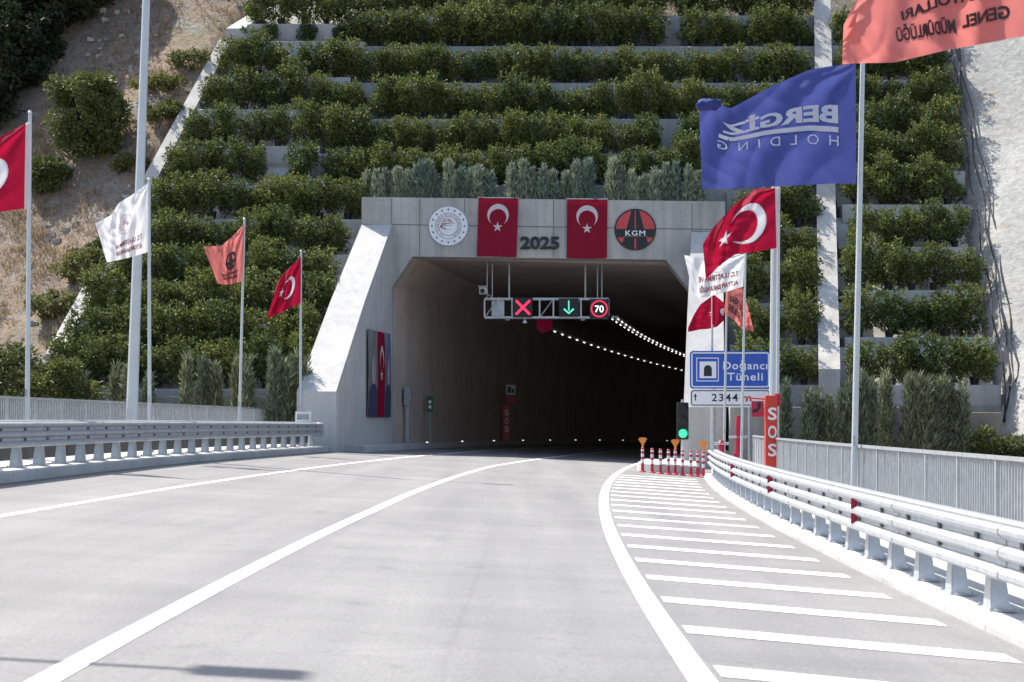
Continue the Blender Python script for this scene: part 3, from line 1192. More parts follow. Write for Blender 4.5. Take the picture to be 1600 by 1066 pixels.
for k in range(420):
    u, v = rg.uniform(0, 380), rg.uniform(-20, 560)
    if u > 385 - (v - 35) * 0.5437 - 16 or noise.noise((u * 0.015, v * 0.015, 8.0)) < 0.05:
        continue
    x, y, z = on_hill(u, v)
    s = rg.uniform(0.05, 0.22)
    pts = [(x + rg.uniform(.6, 1) * s * a, y + rg.uniform(.6, 1) * s * b_, z + rg.uniform(.3, .8) * s * c_) for c_ in (-1, 1) for a, b_ in ((-1, -1), (1, -1), (1, 1), (-1, 1))]
    st.hexa(pts)
o = st.build('loose_stones', M['stone'])
o['kind'] = 'stuff'
o['label'] = 'pale loose stones scattered over the left hillside'
o['category'] = 'stones'


# ------------------------------------------------------------------ tunnel portal
FY = 70.0
portal = thing('tunnel_portal', 'grey concrete tunnel portal with sloping white wing walls', 'tunnel', (1.9, FY, 0))
XL, XR = -6.35, 9.0
IL, IR = -5.07, 7.58
def ztop(x):
    return 10.88 - (x - XL) * 0.0124
def zbot(x):
    return 8.36 - (x + 3.8) * 0.0124
fa = MB()
def fac(poly, y0=FY, y1=FY + 1.0, mi=0):
    fa.plate(poly, lambda x, z, d: (x, y0 + d * (y1 - y0), z), 1.0, mi)
# ring around the opening: top beam, chamfer corners and jambs
fac([(XL, 9.74), (XR, 9.42), (XR, ztop(XR)), (XL, ztop(XL))])
fac([(IL, 7.07), (-4.2, zbot(-4.2)), (6.5, zbot(6.5)), (IR, 6.85), (IR + 0.05, 9.45), (IL, 9.71)], FY + 0.002, FY + 0.9)
fac([(IL - 0.6, -0.6), (IL, -0.6), (IL, 9.7), (IL - 0.6, 9.7)], FY + 0.02, FY + 0.9)
fac([(IR, -0.8), (IR + 0.6, -0.8), (IR + 0.6, 9.4), (IR, 9.4)], FY + 0.02, FY + 0.9)
fascia = fa.build('fascia', M['concrete'], portal)
# construction joints of the fascia
jt = MB()
for (x0, z0, x1, z1) in [(IL, 9.72, XR, 9.50), (IL - 0.02, 9.72, IL - 0.02, 10.8), (-3.9, 8.4, -3.9, 9.7), (-3.9, 9.7, -3.9, 10.8), (1.75, 8.35, 1.75, 10.75), (7.6, 8.9, 7.6, 10.6), (-2.0, 9.68, -2.0, 10.8)]:
    if abs(x1 - x0) > 0.5:
        jt.hexa([(x0, FY - 0.012, z0 - .018), (x1, FY - 0.012, z1 - .018), (x1, FY + .02, z1 - .018), (x0, FY + .02, z0 - .018),
                 (x0, FY - 0.012, z0 + .018), (x1, FY - 0.012, z1 + .018), (x1, FY + .02, z1 + .018), (x0, FY + .02, z0 + .018)])
    else:
        jt.box((x0, FY + 0.005, (z0 + z1) / 2), (0.03, 0.03, z1 - z0))
jt.build('construction_joint', M['joint'], portal)
rf = MB().box(((XL + XR) / 2, 72.2, 10.15), (XR - XL, 2.36, 0.9))
rf.build('roof_slab', M['concrete'], portal)

def wing(side, label):
    mb = MB()
    if side < 0:
        ye, zt_e, zt_p = 60.0, 2.5, 9.72
        def xin(y): return interp(y, [60, 65, 70], [-6.37, -5.78, -5.07])
        th = -1.27
    else:
        ye, zt_e, zt_p = 62.0, 1.95, 9.42
        def xin(y): return interp(y, [62, 66, 70], [6.42, 6.98, 7.58])
        th = 1.36
    n = 12
    pts, fs = [], []
    for i in range(n + 1):
        y = ye + (FY - ye) * i / n
        t = i / n
        z = zt_e + (zt_p - zt_e) * t
        xi = xin(y)
        xo = xi + th * (1.12 - 0.12 * t)
        pts += [(xi, y, -1.0), (xo, y, -1.0), (xo, y, z), (xi, y, z)]
    for i in range(n):
        for k in range(4):
            fs.append((4 * i + k, 4 * i + (k + 1) % 4, 4 * i + 4 + (k + 1) % 4, 4 * i + 4 + k))
    fs += [(0, 1, 2, 3), (4 * n + 3, 4 * n + 2, 4 * n + 1, 4 * n)]
    mb.add(pts, fs)
    w_ = mb.build('wing_wall', M['wing'], portal)
    w_['label'] = label
wing(-1, 'white sloping left wing wall of the portal')
wing(1, 'white sloping right wing wall of the portal')

# tunnel lining, following the curve of the road
ln = MB()
YT = [72.0, 74] + frange(76, 214, 3.0)
zc0 = -0.05 * curve_x(70)
def lin(Y):
    return [(-7.0, -0.4), (-7.0, 7.1), (-6.15, 8.3), (4.65, 8.45), (5.68, 7.2), (5.68, -0.4)]
ring0 = [(IL, 70.88, -0.4), (IL, 70.88, 7.07), (-4.2, 70.88, zbot(-4.2) + .01), (6.5, 70.88, zbot(6.5) + .01), (IR, 70.88, 6.85), (IR, 70.88, -0.8)]
ring1 = [tuple(rp(72.0, o_, h_)) for o_, h_ in lin(72)]
ln.add(ring0 + ring1, [(k, k + 1, k + 7, k + 6) for k in range(5)])
sweep(ln, YT, lin, closed=False)
# outer shell so that no daylight enters
sweep(ln, YT, lambda Y: [(-7.5, -0.5), (-7.5, 8.9), (6.2, 8.95), (6.2, -0.5)], closed=True, caps=False)
ln.build('lining', M['lining'], portal, smooth=False)
v_, f_ = place_text('2025', 1.07 - 0.72, 1.07 + 1.0, 0, 1, 0.02)
lt = MB()
V2 = place_text('2025', (813 - U0) / F * FY, (874 - U0) / F * FY, EYE + (HV - 389) / F * FY, 19 / F * FY, 0.035)
nv = len(V2[0])
lt.add([(x, FY - 0.09, z) for x, z in V2[0]] + [(x, FY - 0.004, z) for x, z in V2[0]], list(V2[1]))
# side walls of the raised figures
edges = {}
for q in V2[1]:
    for i in range(len(q)):
        e = (q[i], q[(i + 1) % len(q)])
        if (e[1], e[0]) in edges:
            del edges[(e[1], e[0])]
        else:
            edges[e] = 1
lt.f += [(a, b2, b2 + nv, a + nv) for a, b2 in edges]
lt.m += [0] * len(edges)
o = lt.build('lettering', M['letter_dark'], portal, smooth='open')
o['label'] = 'black raised figures 2025 on the fascia'


# ------------------------------------------------------------------ emblems
def ministry_parts(R=1.0):
    """artwork of the ministry seal in unit coordinates: (kind, verts, faces)"""
    out = []
    out.append(('blue',) + ring(0, 0, 0.955, 0.985, 64))
    out.append(('blue',) + ring(0, 0, 0.62, 0.64, 56))
    out.append(('blue',) + ring(0, 0, 0.455, 0.475, 48))
    for k in range(16):
        a = 2 * math.pi * k / 16 + math.pi / 2
        out.append(('blue',) + star(0.80 * math.cos(a), 0.80 * math.sin(a), 0.075, a))
    # lettering round the seal
    v, f = text2d('T.C. ULAŞTIRMA VE ALTYAPI BAKANLIĞI', 0.0, 1.05)
    w = v[:, 0].max()
    pts = []
    for x, y in v:
        a = math.radians(245) - math.radians(310) * x / w
        r_ = 0.50 + 0.09 * y
        pts.append((r_ * math.cos(a), r_ * math.sin(a)))
    out.append(('blue', pts, f))
    # globe of meridians with a swoosh
    for k, sx in enumerate((0.10, 0.2, 0.29)):
        v, f = ring(0, 0, 0.92, 1.0, 30, math.radians(20), math.radians(250))
        out.append(('red', [(-0.06 + sx * x, 0.08 + 0.28 * y) for x, y in v], f))
    for yy in (0.02, 0.12, 0.22):
        q = math.sqrt(max(0.01, 1 - ((yy - 0.05) / 0.3) ** 2)) * 0.28
        out.append(('red', [(-0.06 - q, yy), (-0.06 + q, yy), (-0.06 + q, yy + .022), (-0.06 - q, yy + .022)], [(0, 1, 2, 3)]))
    v, f = crescent(0, 0, 1.0, 0.93, 0.12, 30)
    out.append(('red', [(-0.02 + 0.38 * x, -0.03 + 0.14 * y) for x, y in v], f))
    out.append(('red',) + star(0.28, 0.14, 0.05, 0.3))
    return out


def disc_sign(u, v, rpx, name, label):
    p = at(u, v, FY)
    R = rpx / F * FY
    root = thing(name, label, 'emblem', (p.x, FY, p.z))
    return root, p, R
root, p, R = disc_sign(700.5, 353.5, 32, 'round_emblem', 'round white seal with a ring of stars on the fascia')
db = MB()
n = 56
db.tube([(p.x, FY - 0.055, p.z), (p.x, FY - 0.001, p.z)], R, n)
db.build('disc', M['sign_white'], root)
mbs = {'blue': MB(), 'red': MB()}
for q in ministry_parts():
    mbs[q[0]].sheet(q[1], q[2], lambda x, y: (p.x + x * R, FY - 0.060, p.z + y * R))
mbs['blue'].build('star_ring', M['print_blue'], root, smooth='open')
mbs['red'].build('globe_mark', M['print_red'], root, smooth='open')

root, p, R = disc_sign(992.5, 359, 32.5, 'round_emblem', 'round black and red road emblem lettered KGM on the fascia')
MB().tube([(p.x, FY - 0.055, p.z), (p.x, FY - 0.001, p.z)], R, n).build('disc', M['sign_black'], root)
def put(poly, name, mat, d=0.060):
    MB().add([(p.x + x * R, FY - d, p.z + y * R) for x, y in poly], [tuple(range(len(poly)))]).build(name, mat, root, smooth='open')
def arc(r_, a0_, a1_, n_=14):
    return [(r_ * math.cos(a0_ + (a1_ - a0_) * k / n_), r_ * math.sin(a0_ + (a1_ - a0_) * k / n_)) for k in range(n_ + 1)]
for s in (1, -1):
    top = math.acos(0.19 / 0.93)
    put([(s * x, y) for x, y in [(0.43, 0.03), (0.19, 0.93 * math.sin(top))] + arc(0.93, top, 0.03)], 'sky_field', M['sign_coral'])
    put([(s * x, y) for x, y in [(0.52, -0.38), (0.82, -0.38)] + arc(0.93, -0.45, -0.72, 5) + [(0.62, -0.64)]], 'verge_field', M['sign_coral'])
put([(-0.035, 0.05), (0.035, 0.05), (0.02, 0.93), (-0.02, 0.93)], 'centre_stripe', M['sign_coral'])
put([(-0.05, -0.93), (0.05, -0.93), (0.04, -0.42), (-0.04, -0.42)], 'centre_stripe', M['sign_coral'])
V2 = place_text('KGM', -0.48, 0.48, -0.29, 0.25, 0.02, 1.15)
bar = [([(-0.6, -0.345), (0.6, -0.345), (0.6, -0.325), (-0.6, -0.325)], [(0, 1, 2, 3)])]
lm = MB()
for q in [V2]:
    lm.sheet(q[0], q[1], lambda x, y: (p.x + x * R, FY - 0.062, p.z + y * R))
lm.build('lettering', M['sign_white'], root, smooth='open')
put(bar[0][0], 'underline', M['portrait_grey'], 0.061)


# ------------------------------------------------------------------ flags
class Cloth:
    def __init__(self, top, bottom, Y, amp=0.16, ph=0.0, drift=0.0, depth=None, n=90, m=56, waves=1.4):
        s = np.linspace(0, 1, n + 1)
        def line(pts):
            pts = np.array(pts, float)
            seg = np.r_[0, np.cumsum(np.linalg.norm(np.diff(pts, axis=0), axis=1))]
            seg /= seg[-1]
            o_ = np.stack([np.interp(s, seg, pts[:, k]) for k in (0, 1)], 1)
            for _ in range(3):
                o_[1:-1] = 0.25 * o_[:-2] + 0.5 * o_[1:-1] + 0.25 * o_[2:]
            return o_
        A, B = line(top), line(bottom)
        t = np.linspace(0, 1, m + 1)
        uv = A[:, None, :] * (1 - t)[None, :, None] + B[:, None, :] * t[None, :, None]
        S, T = np.meshgrid(s, t, indexing='ij')
        dep = amp * (np.sin(2 * np.pi * (waves * S + 0.30 * T) + ph) * np.minimum(1, S * 3) + 0.33 * np.sin(2 * np.pi * (2.7 * waves * S - 0.75 * T) + ph * 2) * np.minimum(1, S * 3)
                     + 0.18 * np.sin(2 * np.pi * (5.3 * waves * S + 1.3 * T) + ph * 3) * S)
        # tension folds that fan out from the upper hoist corner
        dep += amp * 0.35 * np.sin(9 * np.arctan2(T + 0.02, S + 0.05) + ph) * np.exp(-2.2 * np.hypot(S, T)) * np.minimum(1, 8 * S)
        if depth is not None:
            dep += np.interp(s, np.linspace(0, 1, len(depth)), depth)[:, None]
        dep += amp * 0.30 * np.abs(np.sin(2 * np.pi * (1.9 * S - 0.9 * T) + 1.3 * np.sin(4 * S + 3 * T + ph))) * np.minimum(1, 3 * S)
        dep += amp * 0.16 * np.abs(np.sin(2 * np.pi * (3.7 * S + 1.6 * T) + 1.1 * np.sin(7 * S - 5 * T + ph * 2))) * np.minimum(1, 3 * S)
        dep += drift * S
        Yd = Y + dep
        self.P = np.stack([(uv[..., 0] - U0) / F * Yd, Yd, EYE + (HV - uv[..., 1]) / F * Yd], -1)
        self.n, self.m = n, m
        du = np.gradient(self.P, axis=0)
        dv = np.gradient(self.P, axis=1)
        N = np.cross(du, dv)
        self.N = N / (np.linalg.norm(N, axis=-1, keepdims=True) + 1e-9)

    def ev(self, s, t, off=0.0):
        a, b_ = min(max(s, 0), 1) * self.n, min(max(t, 0), 1) * self.m
        i, j = min(int(a), self.n - 1), min(int(b_), self.m - 1)
        fa_, fb = a - i, b_ - j
        def q(G):
            return (G[i, j] * (1 - fa_) + G[i + 1, j] * fa_) * (1 - fb) + (G[i, j + 1] * (1 - fa_) + G[i + 1, j + 1] * fa_) * fb
        return q(self.P) + q(self.N) * off

    def cut(self, v, f):
        S, T = np.meshgrid(np.linspace(0, 1, self.n + 1), np.linspace(0, 1, self.m + 1), indexing='ij')
        if not hasattr(self, 'hole'):
            self.hole = np.zeros(S.shape, bool)
        v = np.array(v)
        for q in f:
            for k in range(1, len(q) - 1):
                a, b_, c = v[q[0]], v[q[k]], v[q[k + 1]]
                def e(p, r_):
                    return (r_[0] - p[0]) * (T - p[1]) - (r_[1] - p[1]) * (S - p[0])
                w0, w1, w2 = e(a, b_), e(b_, c), e(c, a)
                self.hole |= ((w0 >= 0) & (w1 >= 0) & (w2 >= 0)) | ((w0 <= 0) & (w1 <= 0) & (w2 <= 0))

    def grid(self):
        mb = MB()
        m1 = self.m + 1
        H = getattr(self, 'hole', None)
        fs = []
        for i in range(self.n):
            for j in range(self.m):
                if H is not None and H[i:i + 2, j:j + 2].all():
                    continue
                fs.append((i * m1 + j, (i + 1) * m1 + j, (i + 1) * m1 + j + 1, i * m1 + j + 1))
        mb.add(self.P.reshape(-1, 3).tolist(), fs)
        return mb

    def art(self, mb, v, f, L=0.035, off=0.012):
        v, f = refine(v, f, L)
        for sgn in (1, -1):
            mb.add([tuple(self.ev(x, y, off * sgn)) for x, y in v], f)


def flag(name, label, cloth, mat):
    p0 = Vector(cloth.ev(0, 0))
    root = thing(name, label, 'flag', p0)
    cloth.grid().build('cloth', mat, root, smooth='open')
    return root


def turkish(label, cloth, ratio=1.5, off=0.012, band=True, s_shift=0.0, sc=1.0):
    def m(x, y):
        return ((x * sc) / ratio + s_shift, 0.5 - (y - 0.5) * sc) if sc != 1 else (x / ratio + s_shift, 1 - y)
    for v, f in (crescent(0.5, 0.5, 0.25, 0.2, 0.0625), star(0.8208, 0.5, 0.125, math.pi)):
        cloth.cut([m(x, y) for x, y in v], f)
    root = flag('national_flag', label, cloth, M['red'])
    mb = MB()
    v, f = crescent(0.5, 0.5, 0.25, 0.2, 0.0625)
    cloth.art(mb, [m(x, y) for x, y in v], f, off=off)
    mb.build('crescent', M['print_white'], root, smooth='open')
    mb = MB()
    v, f = star(0.8208, 0.5, 0.125, math.pi)
    cloth.art(mb, [m(x, y) for x, y in v], f, off=off)
    mb.build('star', M['print_white'], root, smooth='open')
    if band:
        mb = MB()
        cloth.art(mb, [(0, 0), (0.03, 0), (0.03, 1), (0, 1)], [(0, 1, 2, 3)], off=off)
        mb.build('hoist_band', M['print_white'], root, smooth='open')
    return root


def flagpole(u0, v0, Y, zbase, label, u1=None, r=0.045):
    top = at(u0, v0, Y)
    xb = top.x if u1 is None else (u1 - U0) / F * Y
    root = thing('flagpole', label, 'flagpole', (xb, Y, zbase), 'flagpoles along the railings')
    MB().tube([(xb, Y, zbase), (xb * .5 + top.x * .5, Y, (zbase + top.z) / 2), (top.x, Y, top.z)], [r * 1.15, r, r * 0.8], 12).build('pole', M['pole'], root, smooth=True)
    MB().lathe((xb, Y, zbase), [(0.11, 0), (0.11, 0.03), (0.07, 0.03), (0.06, 0.12)], 12).build('base_plate', M['steel_dark'], root)
    MB().lathe((top.x, Y, top.z), [(0.02, 0), (0.045, 0.03), (0.05, 0.06), (0.02, 0.10)], 10).build('finial', M['pole'], root, smooth=True)
    MB().box((xb - 0.0, Y - r - 0.02, zbase + 1.35), (0.035, 0.04, 0.16)).build('cleat', M['steel_dark'], root)
    return root


def zwalk(x):
    return -0.05 * x + (KH if x < 0 else KHR) - 0.006
def zw(u, Y):
    return zwalk((u - U0) / F * Y)

flagpole(47, 180, 36.2, zw(42, 36.2), 'grey flagpole at the left edge carrying a red flag', 42, 0.05)
flagpole(233, 284, 42.4, zw(233, 42.4), 'grey flagpole with a white flag beside the tall left lamp post', 234, 0.045)
flagpole(382, 345, 54.5, zw(373, 54.5), 'thin grey flagpole with a coral flag left of the portal', 373)
flagpole(470.5, 395, 60.0, zw(469, 60.0), 'thin grey flagpole next to the left wing wall', 469)
flagpole(1348, 92, 28.2, zw(1333, 28.2), 'grey flagpole carrying the blue flag on the right', 1333, 0.05)
flagpole(1217, 289, 44.6, zw(1214, 44.6), 'flagpole with a red flag just in front of the right lamp post', 1214)
flagpole(1165, 392, 57.5, zw(1158, 57.5), 'thin grey flagpole with a white flag in front of the tunnel sign', 1158)
flagpole(1136, 436, 59.6, zw(1131, 59.6), 'thin flagpole crossing the middle of the blue tunnel sign', 1131)
flagpole(1113, 450, 61.3, zw(1112, 61.3), 'thin flagpole behind the tunnel sign near the wing wall', 1112)
flagpole(1640, -250, 17.4, zw(1634, 17.4), 'nearest flagpole at right with a large coral flag', 1634, 0.05)

turkish('red flag with white crescent cut by the left picture edge', Cloth(
    [(46, 190), (0, 214), (-70, 242), (-150, 250)], [(44, 325), (-5, 332), (-70, 348), (-150, 362)], 36.1, 0.15, 0.6, waves=0.9))
turkish('small red flag blowing beside the left wing wall', Cloth(
    [(470, 401), (446, 424), (434, 440)], [(469.5, 474), (442, 487), (417, 499)], 59.9, 0.16, 2.2, waves=0.9), ratio=1.25, band=False, s_shift=0.0)
turkish('large red flag with crescent in front of the right lamp post', Cloth(
    [(1216, 294), (1181, 295), (1150, 318), (1114, 356), (1098, 382)], [(1217, 387), (1185, 393), (1148, 398), (1123, 416), (1103, 437)], 44.4, 0.2, 1.0, waves=0.8), ratio=1.45, sc=1.35, s_shift=-0.10)
turkish('crumpled red flag hanging above the blue tunnel sign', Cloth(
    [(1113, 458), (1132, 474), (1115, 461), (1094, 476), (1084, 492), (1075, 512)], [(1113, 508), (1132, 500), (1120, 511), (1108, 514), (1094, 515), (1075, 519)], 61.2, 0.08, 0.4,
    depth=[0, 0.25, 0.5, 0.55, 0.5, 0.45]), ratio=1.7, band=False)


def ministry_flag(label, cloth, ec, er, t1, t2, asp):
    root = flag('ministry_flag', label, cloth, M['white_cloth'])
    b_, r_ = MB(), MB()
    for kind, v, f in ministry_parts():
        if kind == 'blue' and len(f) > 400:
            continue
        cloth.art(b_ if kind == 'blue' else r_, [(ec[0] - x * er * -1 / asp, ec[1] - y * er) for x, y in v], f, 0.05)
    b_.build('seal_ring', M['print_red'], root, smooth='open')
    r_.build('seal_globe', M['print_red'], root, smooth='open')
    mb = MB()
    for (s, x0, x1, yb, h) in (t1, t2):
        v, f = place_text(s, x0, x1, 0, 1, 0.02)
        cloth.art(mb, [(x, yb - y * h) for x, y in v], f, 0.03)
    mb.build('lettering', M['print_red'], root, smooth='open')
    return root
ministry_flag('torn-looking white flag with a dark red seal before the left lamp post', Cloth(
    [(231, 286), (206, 305), (186, 317), (173, 337), (149, 349)], [(231, 394), (215, 399), (200, 403), (183, 407), (167, 410)], 42.3, 0.13, 0.2, waves=1.6),
    (0.46, 0.42), 0.17, ('T.C. ULAŞTIRMA VE', 0.14, 0.75, 0.76, 0.075), ('ALTYAPI BAKANLIĞI', 0.14, 0.75, 0.90, 0.075), 1.15)
ministry_flag('white flag with dark lettering behind the large red flag', Cloth(
    [(1164, 397), (1130, 398), (1098, 402), (1069, 399)], [(1161, 448), (1135, 456), (1110, 463), (1092, 466), (1082, 455)], 57.4, 0.14, 1.4, waves=1.2),
    (0.45, 0.25), 0.2, ('T.C. ULAŞTIRMA VE', 0.10, 0.8, 0.62, 0.13), ('ALTYAPI BAKANLIĞI', 0.10, 0.8, 0.88, 0.13), 1.5)


def coral_flag(label, cloth, lines, L=0.03, logo=None):
    root = flag('coral_flag', label, cloth, M['coral'])
    mb = MB()
    for (s, q) in lines:
        v, f = place_text(s, 0, 1, 0, 1, 0.03)
        pts = []
        (a, b_, c, d) = q   # (s,t) of lower start, lower end, upper end, upper start
        for x, y in v:
            lo = (a[0] + (b_[0] - a[0]) * x, a[1] + (b_[1] - a[1]) * x)
            hi = (d[0] + (c[0] - d[0]) * x, d[1] + (c[1] - d[1]) * x)
            pts.append((lo[0] + (hi[0] - lo[0]) * y, lo[1] + (hi[1] - lo[1]) * y))
        cloth.art(mb, pts, f, L)
    if logo:
        cx, cy, rx, ry = logo
        v, f = ring(cx, cy, 0.75, 1.0, 36)
        cloth.art(mb, [(cx + (x - cx) * rx, cy + (y - cy) * ry) for x, y in v], f, 0.04)
        cloth.art(mb, [(cx - rx * .45, cy + ry * .8), (cx - rx * .15, cy - ry * .8), (cx + rx * .15, cy - ry * .8), (cx + rx * .45, cy + ry * .8)], [(0, 1, 2, 3)], 0.04)
        cloth.art(mb, [(cx - rx * .95, cy - ry * .05), (cx + rx * .95, cy - ry * .05), (cx + rx * .95, cy + ry * .3), (cx - rx * .95, cy + ry * .3)], [(0, 1, 2, 3)], 0.04)
    mb.build('lettering', M['print_black'], root, smooth='open')
    return root
coral_flag('drooping small coral flag on the pole left of the portal', Cloth(
    [(382, 349), (364, 369), (346, 384), (318, 386)], [(378, 440), (366, 443), (354, 445), (340, 443)], 54.4, 0.14, 1.2, waves=1.5),
    [('KARAYOLLARI', ((0.2, .80), (0.75, .78), (0.75, .72), (0.2, .74))), ('GENEL MÜDÜRLÜĞÜ', ((0.2, .89), (0.75, .87), (0.75, .81), (0.2, .83)))], logo=(0.42, 0.5, 0.17, 0.19))
coral_flag('small coral flag hanging limp right of the white flag', Cloth(
    [(1136, 447), (1148, 444), (1160, 450), (1168, 478), (1178, 518)], [(1131, 488), (1138, 494), (1149, 502), (1156, 512), (1178, 519)], 59.5, 0.12, 0.9, waves=1.2),
    [('KARAYOLLARI', ((0.1, .55), (0.62, .55), (0.62, .36), (0.1, .36))), ('GENEL MÜDÜRLÜĞÜ', ((0.1, .83), (0.62, .83), (0.62, .64), (0.1, .64)))])
coral_flag('big coral flag with dark lettering at the upper right corner', Cloth(
    [(1634, -246), (1530, -215), (1440, -140), (1375, -60), (1330, 15), (1318, 40)], [(1634, 50), (1539, 68), (1482, 78), (1397, 98), (1340, 99), (1316, 101)], 17.4, 0.17, 2.0, waves=1.5),
    [('KARAYOLLARI', ((0.20, 0.755), (0.68, 0.655), (0.68, 0.575), (0.20, 0.69))),
     ('GENEL', ((0.17, 0.885), (0.40, 0.875), (0.40, 0.80), (0.17, 0.815))), ('MÜDÜRLÜĞÜ', ((0.43, 0.90), (0.72, 0.82), (0.72, 0.71), (0.43, 0.81)))])

bc = Cloth([(1337, 100), (1300, 103), (1262, 110), (1202, 137), (1141, 170), (1118, 160), (1092, 165)],
           [(1338, 287), (1300, 287), (1262, 289), (1200, 292), (1150, 295), (1097, 296)], 28.1, 0.17, 0.5, waves=0.9)
root = flag('company_flag', 'large blue flag with white mirrored lettering on the right pole', bc, M['blue_cloth'])
mb = MB()
def quad_art(s, q, bold=0.03, L=0.03, sp=1.0):
    v, f = place_text(s, 0, 1, 0, 1, bold, sp)
    (a, b_, c, d) = q
    pts = []
    for x, y in v:
        lo = (a[0] + (b_[0] - a[0]) * x, a[1] + (b_[1] - a[1]) * x)
        hi = (d[0] + (c[0] - d[0]) * x, d[1] + (c[1] - d[1]) * x)
        pts.append((lo[0] + (hi[0] - lo[0]) * y, lo[1] + (hi[1] - lo[1]) * y))
    bc.art(mb, pts, f, L)
quad_art('BERGİZ', ((0.11, 0.485), (0.86, 0.318), (0.86, 0.2), (0.11, 0.337)), 0.04)
bc.art(mb, [(0.11, 0.57), (0.5, 0.482), (0.88, 0.395), (0.88, 0.35), (0.5, 0.437), (0.11, 0.525)], [(0, 1, 4, 5), (1, 2, 3, 4)], 0.03)
quad_art('HOLDING', ((0.11, 0.685), (0.89, 0.52), (0.89, 0.42), (0.11, 0.595)), 0.0, 0.03, 2.1)
mb.build('lettering', M['print_white'], root, smooth='open')
# bunched corner of the blue flag
kb = MB()
kc = at(1108, 163, 28.0)
rg = random.Random(4)
bm = bmesh.new()
bmesh.ops.create_icosphere(bm, subdivisions=3, radius=1)
for q in bm.verts:
    d = q.co.normalized()
    k = 1 + 0.5 * noise.noise(d * 1.9 + Vector((3, 1, 2))) + 0.3 * noise.noise(d * 4.5)
    q.co = Vector((d.x * 0.20 * k, d.y * 0.12 * k, d.z * 0.10 * k))
kb.add([(kc.x + q.co.x, kc.y + q.co.y, kc.z + q.co.z) for q in bm.verts], [[q.index for q in f.verts] for f in bm.faces])
bm.free()
kb.build('bunched_corner', M['blue_cloth'], root, smooth='open')


def hung_flag(u0, u1, v0, v1, label, ph):
    """flag hung down over the fascia with the crescent turned sideways"""
    root = thing('hung_flag', label, 'flag', at((u0 + u1) / 2, v0, FY - 0.1))
    n, m = 26, 36
    P = np.zeros((n + 1, m + 1, 3))
    for i in range(n + 1):
        for j in range(m + 1):
            s, t = i / n, j / m
            q = at(u0 + (u1 - u0) * s - 3.0 * t * (1 if ph < 1 else 0.3), v0 + (v1 - v0) * t, FY)
            d = 0.10 + 0.025 * math.sin(7 * s + 2.5 * t + ph) * (0.3 + t) + 0.02 * math.sin(15 * s - 5 * t + ph * 2) * (1 - t) + 0.05 * t * t
            P[i, j] = (q.x, FY - d, q.z + 0.02 * math.sin(5 * s + ph) * t)
    c = Cloth.__new__(Cloth)
    c.P, c.n, c.m = P, n, m
    N = np.cross(np.gradient(P, axis=0), np.gradient(P, axis=1))
    c.N = N / (np.linalg.norm(N, axis=-1, keepdims=True) + 1e-9)
    c.grid().build('cloth', M['red_hung'], root, smooth='open')
    W, H = (u1 - u0), (v1 - v0)
    for nm, (v, f) in (('crescent', crescent(0.5, 0.5, 0.27, 0.215, 0.07)), ('star', star(0.80, 0.5, 0.13, math.pi))):
        mb = MB()
        # along-flag axis runs downwards
        pts = [(0.5 - (y - 0.5) * 1.0 * 62 / W, x * 0.68 - 0.045) for x, y in v]
        c.art(mb, pts, f, 0.05)
        mb.build(nm, M['print_white'], root, smooth='open')
    MB().tube([at(u0 - 1, v0, FY - 0.1), at(u1 + 1, v0 + 0.5, FY - 0.1)], 0.025, 8).build('hanging_rod', M['steel_dark'], root)
    return root
hung_flag(748, 810, 309, 402, 'red flag hung on the fascia beside the white seal', 0.4)
hung_flag(886, 949, 311, 404.5, 'red flag hung on the fascia beside the black and red emblem', 1.9)


